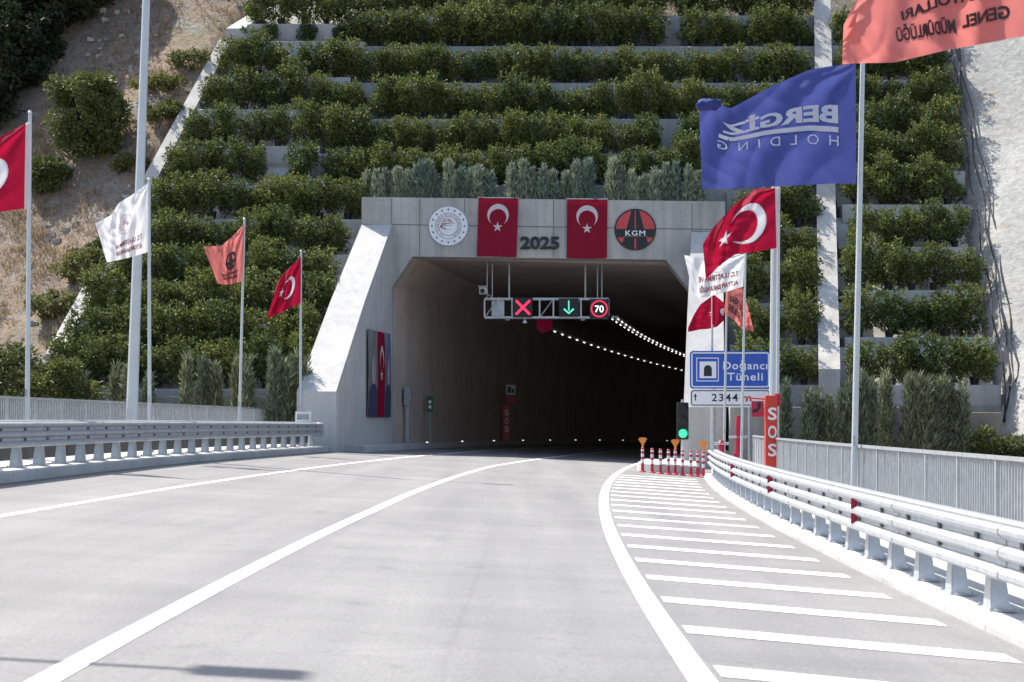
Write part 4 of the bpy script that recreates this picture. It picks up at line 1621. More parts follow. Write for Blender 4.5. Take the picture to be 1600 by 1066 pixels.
# ------------------------------------------------------------------ guardrails
THRIE = [(0.0, 0.82), (0.055, 0.815), (0.085, 0.79), (0.085, 0.755), (0.055, 0.725), (0.012, 0.705), (0.012, 0.665), (0.055, 0.645), (0.085, 0.62), (0.085, 0.575),
         (0.055, 0.55), (0.012, 0.53), (0.012, 0.49), (0.055, 0.47), (0.085, 0.44), (0.085, 0.40), (0.055, 0.375), (0.0, 0.37), (-0.012, 0.38), (-0.012, 0.81)]
def guardrail(side, Y0, Y1, label):
    def base(Y):
        return (kerb_l(Y) - 0.18) if side < 0 else KERB_R + 0.22
    sg = 1 if side < 0 else -1
    KH = 0.2 if side < 0 else KRB
    root = thing('guardrail', label, 'guardrail', rp((Y0 + Y1) / 2, base((Y0 + Y1) / 2), KH))
    def bend(Y):      # flare at the far end
        return 0.0
    mb = MB()
    Ys_ = frange(Y0, Y1, 0.7)
    sweep(mb, Ys_, lambda Y: [(base(Y) + sg * d, KH + z) for d, z in THRIE])
    mb.build('beam', M['steel'], root, smooth=True)
    mb = MB()
    sweep(mb, Ys_, lambda Y: [(base(Y) - sg * d, KH + z) for d, z in ((0.10, 0.70), (0.26, 0.70), (0.26, 0.82), (0.24, 0.84), (0.12, 0.84), (0.10, 0.82))])
    mb.build('rear_rail', M['steel'], root, smooth=True)
    if side < 0:
        mb = MB()
        sweep(mb, Ys_, lambda Y: [(base(Y) - sg * d, KH + z) for d, z in ((0.42, 0.10), (0.50, 0.10), (0.50, 0.36), (0.42, 0.36))])
        mb.build('gap_shade_strip', M['bracket'], root)  # added dark strip, stands in for the shade seen between the posts
    # posts
    pm = bm_ = None
    first = True
    Yp = Y0 + 0.4
    k = 0
    while Yp < Y1 - 0.2:
        o_ = base(Yp) - sg * 0.14
        c = rp(Yp, o_, KH)
        s = 0.0024 * max(Yp - 9, 0)
        rz = -math.atan(s)
        if pm is None:
            q = MB()
            bw, tw, dp, H = 0.19, 0.115, 0.07, 0.80
            hb = 0.42
            # front plate, tapering upwards
            q.hexa([(dp, -bw * .62, 0), (dp + .012, -bw * .62, 0), (dp + .012, bw * .62, 0), (dp, bw * .62, 0),
                    (dp * .75, -tw * .62, hb), (dp * .75 + .012, -tw * .62, hb), (dp * .75 + .012, tw * .62, hb), (dp * .75, tw * .62, hb)])
            for t in (-1, 1):
                q.hexa([(dp, t * bw * .62, 0), (dp, t * bw * .645, 0), (-dp, t * bw, 0), (-dp, t * bw * .96, 0),
                        (dp * .75, t * tw * .62, hb), (dp * .75, t * tw * .65, hb), (-dp * .5, t * tw, hb), (-dp * .5, t * tw * .95, hb)])
            q.box((0, 0, 0.008), (0.24, 0.44, 0.016))
            q.box((-0.03, 0, 0.61), (0.10, 0.10, 0.40))
            for bx in (-0.09, 0.095):
                for by in (-0.19, 0.19):
                    q.lathe((bx, by, 0.016), [(0.016, 0), (0.016, 0.025)], 6)
            po = q.build('post', M['steel'], root)
            # turn towards the road
            pm = po.data
            ob = po
        else:
            ob = mesh_obj('post', pm, root)
        ob.location = c - root.location + Vector((0, 0, 0 if side < 0 else KHR - KRB))
        ob.scale = (1, 1, 1 if side < 0 else 0.93)
        ob.rotation_euler = (0, 0, rz + (0 if side < 0 else math.pi))
        if first:
            # mesh was built in world space of its parent: bring it back to its own origin
            off = root.location
            for vv in pm.vertices:
                vv.co = vv.co + off
            first = False
        for zz in (0.685, 0.51):
            if bm_ is None:
                bo = MB().box((0, 0, 0), (0.03, 0.085, 0.055)).build('bracket', M['bracket'])
                bm_ = bo.data
            else:
                bo = mesh_obj('bracket', bm_)
            bo.parent = ob
            bo.location = (0.162, 0, zz)
        Yp += 1.345
        k += 1
    Yp = Y0 + 2.4
    front = [(d + (0.007 if d > 0.005 else 0.004), z) for d, z in THRIE[:18]]
    while Yp < Y1 - 0.6:
        mb = MB()
        sweep(mb, [Yp - 0.17, Yp, Yp + 0.17], lambda Y: [(base(Y) + sg * d, KH + z) for d, z in front] + [(base(Y) - sg * 0.004, KH + 0.38), (base(Y) - sg * 0.004, KH + 0.81)])
        mb.build('splice_plate', M['steel'], root)
        Yp += 4.035
    return root, base, sg
gl, bl, sgl = guardrail(-1, -9, Y_END_L - 0.4, 'long shaded steel guardrail on the left kerb')
gr, brr, sgr = guardrail(1, -9, Y_END_R + 0.2, 'curving sunlit steel guardrail with red reflectors on the right')
# rounded fishtail end of the left guardrail
e = MB()
c = rp(Y_END_L - 0.4, bl(58), KH)
for zz in (0.755, 0.59, 0.42):
    e.lathe((c.x - 0.05, c.y + 0.04, c.z + zz - 0.085), [(0.10, 0), (0.145, 0.03), (0.145, 0.13), (0.10, 0.165)], 16)
e.build('rounded_end', M['steel'], gl, smooth=True)
# red reflectors in the valleys of the right beam
first = None
for u in (1107, 1148, 1208, 1343):
    best, bY = 1e9, 0
    for Y in np.arange(8, 53, 0.1):
        q = rp(Y, brr(Y), 0.7)
        uu = U0 + q.x / q.y * F
        if abs(uu - u) < best:
            best, bY = abs(uu - u), Y
    for zz in (0.685, 0.51):
        c = rp(bY, brr(bY) + sgr * 0.055, KRB + zz)
        rz = -math.atan(0.0024 * max(bY - 9, 0))
        mb = MB()
        mb.hexa([(c.x - .05, c.y - .05, c.z - .06), (c.x + .05, c.y - .05, c.z - .06), (c.x + .05, c.y + .06, c.z - .045), (c.x - .02, c.y + .06, c.z - .045),
                 (c.x - .05, c.y - .05, c.z + .06), (c.x + .05, c.y - .05, c.z + .06), (c.x + .05, c.y + .06, c.z + .045), (c.x - .02, c.y + .06, c.z + .045)])
        mb.build('reflector', M['crimson'], gr)


# ------------------------------------------------------------------ pedestrian railings
def railing(side, Y0, Y1, label, step=1.9, H=1.08):
    def base(Y):
        return (kerb_l(Y) - 2.62) if side < 0 else KERB_R + 1.78
    KH = 0.19 if side < 0 else KHR - 0.01
    root = thing('pedestrian_railing', label, 'railing', rp((Y0 + Y1) / 2, base((Y0 + Y1) / 2), KH))
    Ys_ = frange(Y0, Y1, 0.95)
    mb = MB()
    sweep(mb, Ys_, lambda Y: [(base(Y) - .05, KH + H - .03), (base(Y) + .05, KH + H - .03), (base(Y) + .05, KH + H + .02), (base(Y) - .05, KH + H + .02)])
    mb.build('top_rail', M['steel'], root)
    mb = MB()
    sweep(mb, Ys_, lambda Y: [(base(Y) - .02, KH + .10), (base(Y) + .02, KH + .10), (base(Y) + .02, KH + .14), (base(Y) - .02, KH + .14)])
    mb.build('bottom_rail', M['steel'], root)
    bars = MB()
    Y = Y0
    while Y < Y1:
        c0, c1 = rp(Y, base(Y), KH + .14), rp(Y, base(Y), KH + H - .03)
        bars.box(((c0.x + c1.x) / 2, c0.y, (c0.z + c1.z) / 2), (0.024, 0.024, c1.z - c0.z))
        Y += 0.12
    bars.build('bars', M['steel'], root)
    pm = None
    Y = Y0
    while Y <= Y1 + 0.01:
        c = rp(Y, base(Y), KH)
        if pm is None:
            ob = MB().box((root.location.x, root.location.y, root.location.z + (H - .03) / 2), (0.075, 0.06, H - .03)).build('post', M['steel'], root)
            pm = ob.data
        else:
            ob = mesh_obj('post', pm, root)
        ob.location = c - root.location
        Y += step
    return root
railing(-1, 24, 60.6, 'low grey bar railing on the left walkway', H=1.24)
railing(1, 10, 59.6, 'tall pale bar railing along the right walkway', H=1.27)


# ------------------------------------------------------------------ lamp posts
def lamp_post(xb, yb, xt, yt, zt, arm, label, r0=0.165, r1=0.10):
    zb = zwalk(xb)
    root = thing('lamp_post', label, 'lamp post', (xb, yb, zb), 'lamp posts on the bridge')
    MB().tube([(xb, yb, zb), (xb * .6 + xt * .4, yb * .6 + yt * .4, zb + (zt - zb) * .4), (xt, yt, zt)], [r0, r0 * .8, r1], 12).build('pole', M['pole'], root)
    MB().box((xb, yb, zb + 0.02), (0.5, 0.5, 0.04)).build('base_plate', M['steel_dark'], root)
    MB().tube([(xt, yt, zt - 0.1), (xt + arm * .3, yt, zt + 0.25), (xt + arm * .95, yt, zt + 0.32)], [0.05, 0.045, 0.04], 8).build('arm', M['pole'], root, smooth=True)
    MB().box((xt + arm * 1.0, yt, zt + 0.32), (0.62, 0.34, 0.13), bevel=0.04).build('lamp_head', M['steel_dark'], root)
    MB().box((xb, yb - r0 + 0.0, zb + 0.9), (0.12, 0.02, 0.4)).build('door', M['pole'], root)
    return root
b0 = at(204, 655, 44.2)
t0 = at(230, -40, 44.2)
lamp_post(b0.x, 44.2, t0.x, 44.2, t0.z, 1.9, 'tall tapering grey lamp post rising out of the picture at left')
b0 = at(1208, 655, 46.4)
t0 = at(1213, 212, 46.4)
lamp_post(b0.x, 46.4, t0.x, 46.4, t0.z, -1.2, 'thick grey lamp post behind the SOS pillar', 0.16, 0.125)
lamp_post(-10.7, 14.3, -10.6, 14.3, 10.3, 3.3, 'lamp post outside the left picture edge whose shadow crosses the road', 0.15, 0.09)


# ------------------------------------------------------------------ right-hand signs and furniture
def rounded(x0, y0, x1, y1, r_, n_=5):
    pts = []
    for cx, cy, a in ((x1 - r_, y1 - r_, 0), (x0 + r_, y1 - r_, 90), (x0 + r_, y0 + r_, 180), (x1 - r_, y0 + r_, 270)):
        pts += [(cx + r_ * math.cos(math.radians(a + 90 * k / n_)), cy + r_ * math.sin(math.radians(a + 90 * k / n_))) for k in range(n_ + 1)]
    return pts
def frame2(x0, y0, x1, y1, r_, w_):
    a, b_ = rounded(x0, y0, x1, y1, r_), rounded(x0 + w_, y0 + w_, x1 - w_, y1 - w_, max(0.01, r_ - w_))
    n_ = len(a)
    return a + b_, [(k, (k + 1) % n_, n_ + (k + 1) % n_, n_ + k) for k in range(n_)]

SY = 60.6
a = at(1078, 607.5, SY)
b = at(1204, 548.5, SY)
sign = thing('tunnel_sign', 'blue tunnel name sign with white distance plate beside the portal', 'road sign', (a.x * .5 + b.x * .5, SY, zwalk(8)))
def S(px, py, d=0.0):
    q = at(px, py, SY)
    return (q.x, SY - d, q.z)
def Sm(d):
    return lambda x, y: (x, SY - d, y)
mb = MB()
mb.plate(rounded(a.x, a.z, b.x, b.z, 0.12), lambda x, y, d: (x, SY + d, y), 0.04)
panel = mb.build('panel', M['sign_blue'], sign)
k = SY / F
mb = MB()
mb.sheet(*frame2(a.x + .05, a.z + .05, b.x - .05, b.z - .05, 0.10, 0.045), Sm(0.004))
x0, z1_ = at(1088, 559, SY).x, at(0, 559, SY).z
mb.sheet(*frame2(x0, at(0, 596, SY).z, at(1123, 0, SY).x, z1_, 0.02, 0.03), Sm(0.004))
mb.build('border', M['sign_white'], panel, smooth='open')
mb = MB()
q0, q1 = at(1093, 591, SY), at(1119, 565, SY)
mb.add([(q0.x, SY - .006, q0.z), (q1.x, SY - .006, q0.z), (q1.x, SY - .006, q1.z), (q0.x, SY - .006, q1.z)], [(0, 1, 2, 3)])
mb.build('pictogram', M['sign_white'], panel, smooth='open')
mb = MB()
cx, cz, rr = at(1106, 0, SY).x, at(0, 577, SY).z, 6.3 * k
pts = [(cx + rr * math.cos(math.pi * i / 12), cz + rr * math.sin(math.pi * i / 12)) for i in range(13)] + [(cx - rr, at(0, 588, SY).z), (cx + rr, at(0, 588, SY).z)]
mb.add([(x, SY - .010, z) for x, z in pts], [tuple(range(len(pts)))])
mb.build('tunnel_mark', M['sign_black'], panel, smooth='open')
mb = MB()
for s, ux0, ux1, vb, hh in (('Doğancı', 1130, 1199, 577, 12.5), ('Tüneli', 1136, 1192, 594.5, 12.5)):
    v, f = place_text(s, at(ux0, 0, SY).x, at(ux1, 0, SY).x, at(0, vb, SY).z, hh * k, 0.012, 1.12)
    mb.sheet(v, f, Sm(0.005))
mb.build('lettering', M['sign_white'], panel, smooth='open')
a2, b2 = at(1078, 636, SY), at(1204, 608.2, SY)
mb = MB()
mb.plate(rounded(a2.x, a2.z, b2.x, b2.z, 0.1), lambda x, y, d: (x, SY + d, y), 0.04)
plate = mb.build('distance_plate', M['sign_white'], sign)
mb = MB()
mb.sheet(*frame2(a2.x + .04, a2.z + .05, b2.x - .04, b2.z - .04, 0.1, 0.035), Sm(0.004))
for s, ux0, ux1, vb, hh in (('2344', 1112, 1153, 627, 12), ('m', 1160, 1174, 627, 12)):
    v, f = place_text(s, at(ux0, 0, SY).x, at(ux1, 0, SY).x, at(0, vb, SY).z, hh * k, 0.015, 1.2)
    mb.sheet(v, f, Sm(0.005))
ux = at(1086.5, 0, SY).x
za, zb_ = at(0, 626, SY).z, at(0, 616, SY).z
mb.add([(ux - .022, SY - .005, za), (ux + .022, SY - .005, za), (ux + .022, SY - .005, zb_ - .06), (ux - .022, SY - .005, zb_ - .06)], [(0, 1, 2, 3)])
mb.add([(ux - .07, SY - .005, zb_ - .09), (ux + .07, SY - .005, zb_ - .09), (ux, SY - .005, zb_ + .02)], [(0, 1, 2)])
mb.build('lettering', M['sign_black'], plate, smooth='open')
for u in (1116, 1172):
    q = at(u, 640, SY)
    MB().tube([(q.x, SY + 0.1, -0.35), (q.x, SY + 0.1, b.z - 0.05)], 0.06, 10).build('post', M['steel_dark'], sign, smooth=True)


def letter_column(mb, chars, x, y, z_top, h, gap, w_, bold=0.02):
    for i, ch in enumerate(chars):
        zz = z_top - (h + gap) * i - h
        v, f = place_text(ch, x - w_ / 2, x + w_ / 2, zz, h, bold)
        mb.sheet(v, f, lambda px, pz: (px, y, pz))


def sos_pillar(x, y, zb, H, w_, label, face=-1, rz=0.0, phone=True):
    root = thing('emergency_pillar', label, 'emergency pillar', (x, y, zb))
    MB().box((x, y, zb + H / 2), (w_, 0.24, H), bevel=0.02).build('body', M['red_paint'], root)
    mb = MB()
    letter_column(mb, 'SOS', x + 0.02, y - 0.124, zb + H * 0.87, 0.33, 0.15, 0.235)
    mb.build('lettering', M['sign_white'], root, smooth='open')
    if phone:
        MB().tube([(x - w_ / 2 + .02, y, zb + H - 0.10), (x - w_ / 2 - 0.52, y, zb + H - 0.06)], 0.022, 8).tube([(x - w_ / 2 - 0.5, y, zb + H - 0.06), (x - w_ / 2 - 0.5, y, zb + H - 0.18)], 0.018, 8).build('sign_arm', M['red_paint'], root)
        px, pz = x - w_ / 2 - 0.20, zb + H - 0.36
        pn = MB().box((px, y - 0.02, pz), (0.33, 0.03, 0.42), bevel=0.008).build('phone_sign', M['crimson'], root)
        mb = MB()
        hs_ = [(-.17, .05), (-.17, .10), (-.08, .12), (-.04, .06), (.04, .06), (.08, .12), (.17, .10), (.17, .05), (.06, -.02), (-.06, -.02)]
        ca, sa = math.cos(math.radians(55)), math.sin(math.radians(55))
        mb.add([(px + a_ * ca - b_ * sa + .03, y - 0.038, pz + a_ * sa + b_ * ca) for a_, b_ in hs_], [(0, 1, 2, 3, 9), (3, 4, 8, 9), (3, 4, 5, 8)[:0] or (4, 5, 8), (5, 6, 7, 8)])
        mb.build('phone_mark', M['sign_black'], pn, smooth='open')
        MB().box((x + w_ / 2 + 0.03, y + 0.05, zb + H - 0.12), (0.16, 0.10, 0.34), bevel=0.02).build('side_bracket', M['crimson'], root)
    return root
q = at(1204.5, 655, 44.0)
sos_pillar(q.x, 44.0, zwalk(q.x), EYE + (HV - 618) / F * 44 - zwalk(q.x), 0.31, 'red SOS emergency pillar in front of the right lamp post')

# traffic signal
TY = 57.5
q = at(1066.5, 690, TY)
sig = thing('traffic_light', 'black traffic light showing green at the tunnel mouth', 'traffic light', (q.x, TY, zwalk(q.x) + 0.08))
zt, zb_ = at(0, 629, TY).z, at(0, 687, TY).z
MB().tube([(q.x, TY, zwalk(q.x) + 0.05), (q.x, TY, zb_)], 0.06, 12).build('post', M['pole'], sig, smooth=True)
hs = MB().box((q.x, TY, (zt + zb_) / 2), (0.40, 0.26, zt - zb_), bevel=0.03).build('housing', M['black_box'], sig)
for i in range(3):
    zc_ = zt - (zt - zb_) * (i + 0.5) / 3
    lens = MB().tube([(q.x, TY - 0.175, zc_), (q.x, TY - 0.12, zc_)], 0.15, 24).build('lens', M['signal_green'] if i == 2 else M['black_box'], sig)
    hd = MB()
    n_ = 12
    pts, fs = [], []
    for kx in range(n_ + 1):
        a_ = math.radians(-10 + 200 * kx / n_)
        pts += [(q.x + 0.17 * math.cos(a_), TY - 0.12, zc_ + 0.17 * math.sin(a_)), (q.x + 0.175 * math.cos(a_), TY - 0.34, zc_ + 0.175 * math.sin(a_))]
    fs = [(2 * i_, 2 * i_ + 2, 2 * i_ + 3, 2 * i_ + 1) for i_ in range(n_)]
    hd.add(pts, fs).build('hood', M['black_box'], sig, smooth='open')
MB().box((q.x, TY, zt + 0.05), (0.1, 0.08, 0.1)).build('bracket', M['pole'], sig)

# red and white delineator posts
def delineator_mesh():
    mb = MB()
    H = 0.78
    bands = [(0, .30, 0), (.30, .42, 1), (.42, .50, 0), (.50, .60, 1), (.60, .68, 0), (.68, .74, 1), (.74, .78, 0)]
    for z0, z1, mi in bands:
        mb.lathe((0, 0, 0), [(0.048 if z0 else 0.055, z0), (0.048, z1)], 12, mi)
    mb.lathe((0, 0, 0), [(0.048, H), (0.03, H + 0.02)], 12, 0)
    mb.lathe((0, 0, 0), [(0.11, 0), (0.11, 0.025), (0.06, 0.05)], 12, 0)
    return mb
dm = None
dl = [(1004, 738, 1), (1019, 739.5, 0), (1032, 741, 0), (1044.5, 742, 0), (1055, 742, 1), (1066.5, 743.5, 0), (1079.5, 744.5, 0), (1090, 745, 0), (1099, 746.5, 1)]
for i, (u, v, pad) in enumerate(dl):
    x_ = (u - U0) / F
    Y = 1.5 / (-0.05 * x_ + (v - HV) / F)
    x = x_ * Y
    lab = {0: 'leftmost red and white delineator post with an orange paddle', 4: 'middle red and white delineator post with an orange paddle', 8: 'rightmost red and white delineator post with an orange paddle at the guardrail end'}.get(
        i, f'plain red and white delineator post, {ORD[i]} from left before the tunnel')
    root = thing('delineator_post', lab, 'bollard', (x, Y, -0.05 * x), 'delineator posts before the tunnel')
    if dm is None:
        ob = delineator_mesh()
        ob.v = [(a_ + x, b_ + Y, c_ - 0.05 * x) for a_, b_, c_ in ob.v]
        dm = ob.build('post', [M['post_red'], M['sign_white']], root, smooth=True).data
    else:
        mesh_obj('post', dm, root)
    if pad:
        pd = MB()
        poly = []
        for kx in range(19):
            a_ = math.pi * kx / 18
            poly.append((0.135 * math.cos(a_), 0.13 + 0.05 * math.sin(a_)))
        poly += [(-0.10, 0.06), (-0.04, -0.03), (-0.03, -0.14), (0.03, -0.14), (0.04, -0.03), (0.10, 0.06)]
        pd.plate(poly, lambda a_, b_, d: (x + a_, Y - 0.07 + d, -0.05 * x + 0.94 + b_), 0.03)
        pd.build('paddle', M['orange'], root)

# fire hydrant column and small hydrant behind the rail
q = at(1153, 712, 58.6)
hy = thing('fire_hydrant', 'tall red hydrant column beneath the tunnel sign', 'fire hydrant', (q.x, 58.6, zwalk(q.x)))
zt = at(0, 650, 58.6).z
MB().tube([(q.x, 58.6, zwalk(q.x)), (q.x, 58.6, zt - 0.5), (q.x + 0.02, 58.6, zt)], [0.12, 0.10, 0.08], 12).build('body', M['crimson'], hy, smooth=True)
MB().tube([(q.x - 0.32, 58.55, zt - 0.75), (q.x + 0.32, 58.55, zt - 0.75)], 0.05, 10).build('hose_outlet', M['steel'], hy)
MB().box((q.x, 58.5, zwalk(q.x) + 0.35), (0.34, 0.2, 0.6), bevel=0.03).build('cabinet', M['crimson'], hy)
q = at(1127, 700, 59.4)
hy = thing('fire_hydrant', 'small red hydrant with pale outlets left of the hydrant column', 'fire hydrant', (q.x, 59.4, zwalk(q.x)))
zt = at(0, 688, 59.4).z
MB().lathe((q.x, 59.4, zwalk(q.x)), [(0.13, 0), (0.10, 0.05), (0.10, zt - zwalk(q.x) - .1), (0.12, zt - zwalk(q.x) - .08), (0.06, zt - zwalk(q.x))], 14).build('body', M['crimson'], hy, smooth=True)
MB().tube([(q.x - 0.26, 59.35, zt - 0.12), (q.x + 0.26, 59.35, zt - 0.12)], 0.055, 10).build('hose_outlet', M['steel'], hy)


# ------------------------------------------------------------------ lane signal gantry in the tunnel mouth
GY = 72.2
gz0, gz1 = at(0, 496, GY).z, at(0, 467, GY).z
gx0, gx1 = at(757, 0, GY).x, at(951, 0, GY).x
gan = thing('signal_gantry', 'steel lane signal gantry hanging under the tunnel ceiling', 'gantry', ((gx0 + gx1) / 2, GY, gz0))
fr = MB()
for yy in (GY, GY + 0.5):
    for zz in (gz0, gz1):
        fr.box(((gx0 + gx1) / 2, yy, zz), (gx1 - gx0, 0.08, 0.08))
    nb = 9
    for i in range(nb + 1):
        x = gx0 + (gx1 - gx0) * i / nb
        fr.box((x, yy, (gz0 + gz1) / 2), (0.06, 0.06, gz1 - gz0 - 0.08))
    for i in range(0, nb, 2):
        xa, xb = gx0 + (gx1 - gx0) * i / nb, gx0 + (gx1 - gx0) * (i + 1) / nb
        fr.tube([(xa, yy, gz0), (xb, yy, gz1)], 0.025, 6)
fr.build('frame', M['steel'], gan)
MB().box(((at(772, 0, GY).x + at(784, 0, GY).x) / 2, GY + .2, (gz0 + gz1) / 2), (0.55, 0.05, gz1 - gz0 - .12)).build('cover_plate', M['steel'], gan)
for u in (761, 769, 795.5, 915, 934, 941):
    x = at(u, 0, GY).x
    r_ = 0.045 if u in (795.5, 915) else 0.03
    MB().tube([(x, GY + 0.25, gz1), (x, GY + 0.25, 8.32)], r_, 8).build('hanger', M['steel'], gan)
def board(u0, u1, v0, v1, d=0.16):
    p0, p1 = at(u0, v1, GY), at(u1, v0, GY)
    bx = MB().box(((p0.x + p1.x) / 2, GY - 0.04 - d / 2, (p0.z + p1.z) / 2), (p1.x - p0.x, d, p1.z - p0.z), bevel=0.015).build('signal_board', M['black_box'], gan)
    return bx, GY - 0.045 - d, (p0.x + p1.x) / 2, (p0.z + p1.z) / 2, k_
k_ = GY / F
bx, yy, cx, cz, _ = board(802, 832, 466, 496)
mb = MB()
for s in (1, -1):
    a_ = 11 * k_
    w_ = 2.0 * k_
    for t0_, t1_ in ((-1, 1),):
        mb.add([(cx + s * (-a_) - w_ * s * .7, yy, cz - a_ + w_ * .7), (cx + s * (-a_) + w_ * s * .7, yy, cz - a_ - w_ * .7), (cx + s * a_ + w_ * s * .7, yy - (.002 if s > 0 else 0), cz + a_ - w_ * .7), (cx + s * a_ - w_ * s * .7, yy - (.002 if s > 0 else 0), cz + a_ + w_ * .7)], [(0, 1, 2, 3)])
mb.build('red_cross', M['led_red'], bx, smooth='open')
bx, yy, cx, cz, _ = board(873, 904, 467, 495)
mb = MB()
mb.add([(cx - .03, yy, cz + .30), (cx + .03, yy, cz + .30), (cx + .03, yy, cz - .13), (cx - .03, yy, cz - .13)], [(0, 1, 2, 3)])
for s in (1, -1):
    mb.add([(cx, yy - .001, cz - .30), (cx, yy - .001, cz - .20), (cx + s * .19, yy - .001, cz - .03), (cx + s * .24, yy - .001, cz - .09)], [(0, 1, 2, 3)])
mb.build('green_arrow', M['led_green'], bx, smooth='open')
bx, yy, cx, cz, _ = board(921, 951, 468, 498)
mb = MB()
for kx in range(28):
    a_ = 2 * math.pi * kx / 28
    v, f = ring(0, 0, 0.305, 0.375, 3, a_, a_ + 2 * math.pi / 28 * 0.78)
    mb.sheet(v, f, lambda x, y: (cx + x, yy, cz + y))
mb.build('red_ring', M['led_red'], bx, smooth='open')
mb = MB()
v, f = place_text('70', cx - 0.19, cx + 0.19, cz - 0.15, 0.30, 0.01)
mb.sheet(v, f, lambda x, y: (x, yy, y))
mb.build('speed_digits', M['led_white'], bx, smooth='open')
for u in (793, 911):
    p = at(u, 499, GY)
    MB().box((p.x, GY + .2, p.z), (0.2, 0.2, 0.1), bevel=0.02).build('flood_lamp', M['steel_dark'], gan)

p = at(820, 500, GY)
ln_ = thing('ceiling_sensor', 'small white sensor hanging under the red cross board', 'sensor', (p.x, GY, p.z))
MB().tube([(p.x, GY, gz0 - 0.04), (p.x, GY, p.z)], 0.015, 6).build('stem', M['sign_white'], ln_)
MB().lathe((p.x, GY, p.z - 0.14), [(0.11, 0), (0.10, 0.03), (0.03, 0.16)], 12).build('shade', M['sign_white'], ln_, smooth=True)
p = at(755, 456, GY)
cm = thing('security_camera', 'grey security camera at the left end of the gantry', 'camera', (p.x, GY - .3, p.z))
MB().box((p.x, GY - .4, p.z), (0.34, 0.62, 0.30), bevel=0.04).build('housing', M['grey_box'], cm)
MB().tube([(p.x - .02, GY - .75, p.z - .02), (p.x - .02, GY - .70, p.z - .02)], 0.10, 18).build('lens', M['black_box'], cm)
MB().box((p.x, GY - .42, p.z + .18), (0.42, 0.72, 0.03)).build('sunshade', M['grey_box'], cm)
MB().tube([(p.x + .1, GY - .2, p.z - .1), (p.x + .35, GY, p.z - .2), (p.x + .35, GY, gz1)], 0.03, 8).build('arm', M['steel'], cm)
rc_ = Cloth([(838, 499), (848, 499), (864, 498)], [(839, 515), (846, 521), (862, 516)], GY + 0.3, 0.05, 0.7)
rt = thing('warning_cloth', 'dark red cloth hanging below the middle of the gantry', 'cloth', Vector(rc_.ev(0, 0)))
rc_.grid().build('cloth', M['red'], rt, smooth='open')

# rows of slim ceiling lights and their trays, following the curve
for row, (o_, z_, y0_, y1_, st_, lab) in enumerate(((2.1, 6.15, 73.5, 112, 1.9, 'slim bright light in the right ceiling row of the tunnel'), (-2.2, 6.1, 82, 150, 2.5, 'slim bright light in the middle ceiling row of the tunnel'))):
    tr_ = MB()
    sweep(tr_, frange(y0_, y1_, 2.0), [(o_ - .15, z_ + .06), (o_ + .15, z_ + .06), (o_ + .15, z_ + .14), (o_ - .15, z_ + .14)])
    tag(tr_.build('cable_tray', M['steel_dark']), ('cable tray above the right row of tunnel lights', 'cable tray above the middle row of tunnel lights')[row], 'cable tray')
    lm_ = None
    Y = y0_ + .3
    while Y < y1_:
        c = rp(Y, o_, z_)
        s = 0.0024 * (Y - 9)
        if lm_ is None:
            first_l = MB()
            for dx in ((-.13, .13) if row == 0 else (0,)):
                first_l.box((dx, 0, 0), (0.034, 0.55 if row == 0 else 0.6, 0.03), bevel=0.01)
            ob = first_l.build('tunnel_light', M['tube'])
            lm_ = ob.data
        else:
            ob = mesh_obj('tunnel_light', lm_)
        ob.location = c
        ob.rotation_euler = (0, 0, -math.atan(s))
        tag(ob, lab, 'light', ('right row of tunnel lights', 'middle row of tunnel lights')[row])
        Y += st_
# kerb studs along the tunnel walkway
sm = None
Y = 73.5
while Y < 150:
    c = rp(Y, -6.35, 0.27)
    if sm is None:
        ob = MB().box((0, 0, 0), (0.11, 0.08, 0.045), bevel=0.012).build('kerb_stud', M['stud'])
        sm = ob.data
    else:
        ob = mesh_obj('kerb_stud', sm)
    ob.location = c
    tag(ob, 'small white glowing stud on the left tunnel walkway', 'marker light', 'marker lights along the tunnel walkway')
    Y += 8.0

# portrait banners on the left wing wall
def wall_pt(y, z, d=0.05):
    xi = interp(y, [60, 65, 70], [-6.37, -5.78, -5.07])
    return (xi + d, y, z)
def banner(y0, y1, z0, z1, mat, label, deco):
    root = thing('wall_banner', label, 'banner', wall_pt((y0 + y1) / 2, z0))
    n_, m_ = 14, 18
    P = np.zeros((n_ + 1, m_ + 1, 3))
    for i in range(n_ + 1):
        for j in range(m_ + 1):
            s, t = i / n_, j / m_
            d = 0.08 + 0.05 * math.sin(3.1 * s) + 0.03 * math.sin(6 * s + 4 * t)
            P[i, j] = wall_pt(y0 + (y1 - y0) * s, z1 + (z0 - z1) * t, d)
    c = Cloth.__new__(Cloth)
    c.P, c.n, c.m = P, n_, m_
    N = np.cross(np.gradient(P, axis=0), np.gradient(P, axis=1))
    c.N = N / (np.linalg.norm(N, axis=-1, keepdims=True) + 1e-9)
    c.grid().build('cloth', mat, root, smooth='open')
    for nm, dm_, v, f in deco:
        mb = MB()
        c.art(mb, v, f, 0.08, 0.015)
        mb.build(nm, dm_, root, smooth='open')
    return root
def ell(cx, cy, rx, ry, n_=24):
    return [(cx + rx * math.cos(2 * math.pi * k / n_), cy + ry * math.sin(2 * math.pi * k / n_)) for k in range(n_)], [tuple(range(n_))]
suit = ([(0.06, 1.0), (0.1, .72), (.38, .62), (.62, .62), (.9, .72), (.94, 1.0)], [(0, 1, 2, 3, 4, 5)])
zA, zB = at(0, 652, 66).z, at(0, 516, 66).z
banner(65.2, 66.85, zA, zB, M['portrait_grey'], 'grey portrait banner nearest the road on the left wing wall', [('face_print', M['portrait_skin'], *ell(.5, .45, .2, .17)), ('suit_print', M['portrait_suit'], *suit)])
v1, f1 = crescent(0.5, 0.5, 0.25, 0.2, 0.0625)
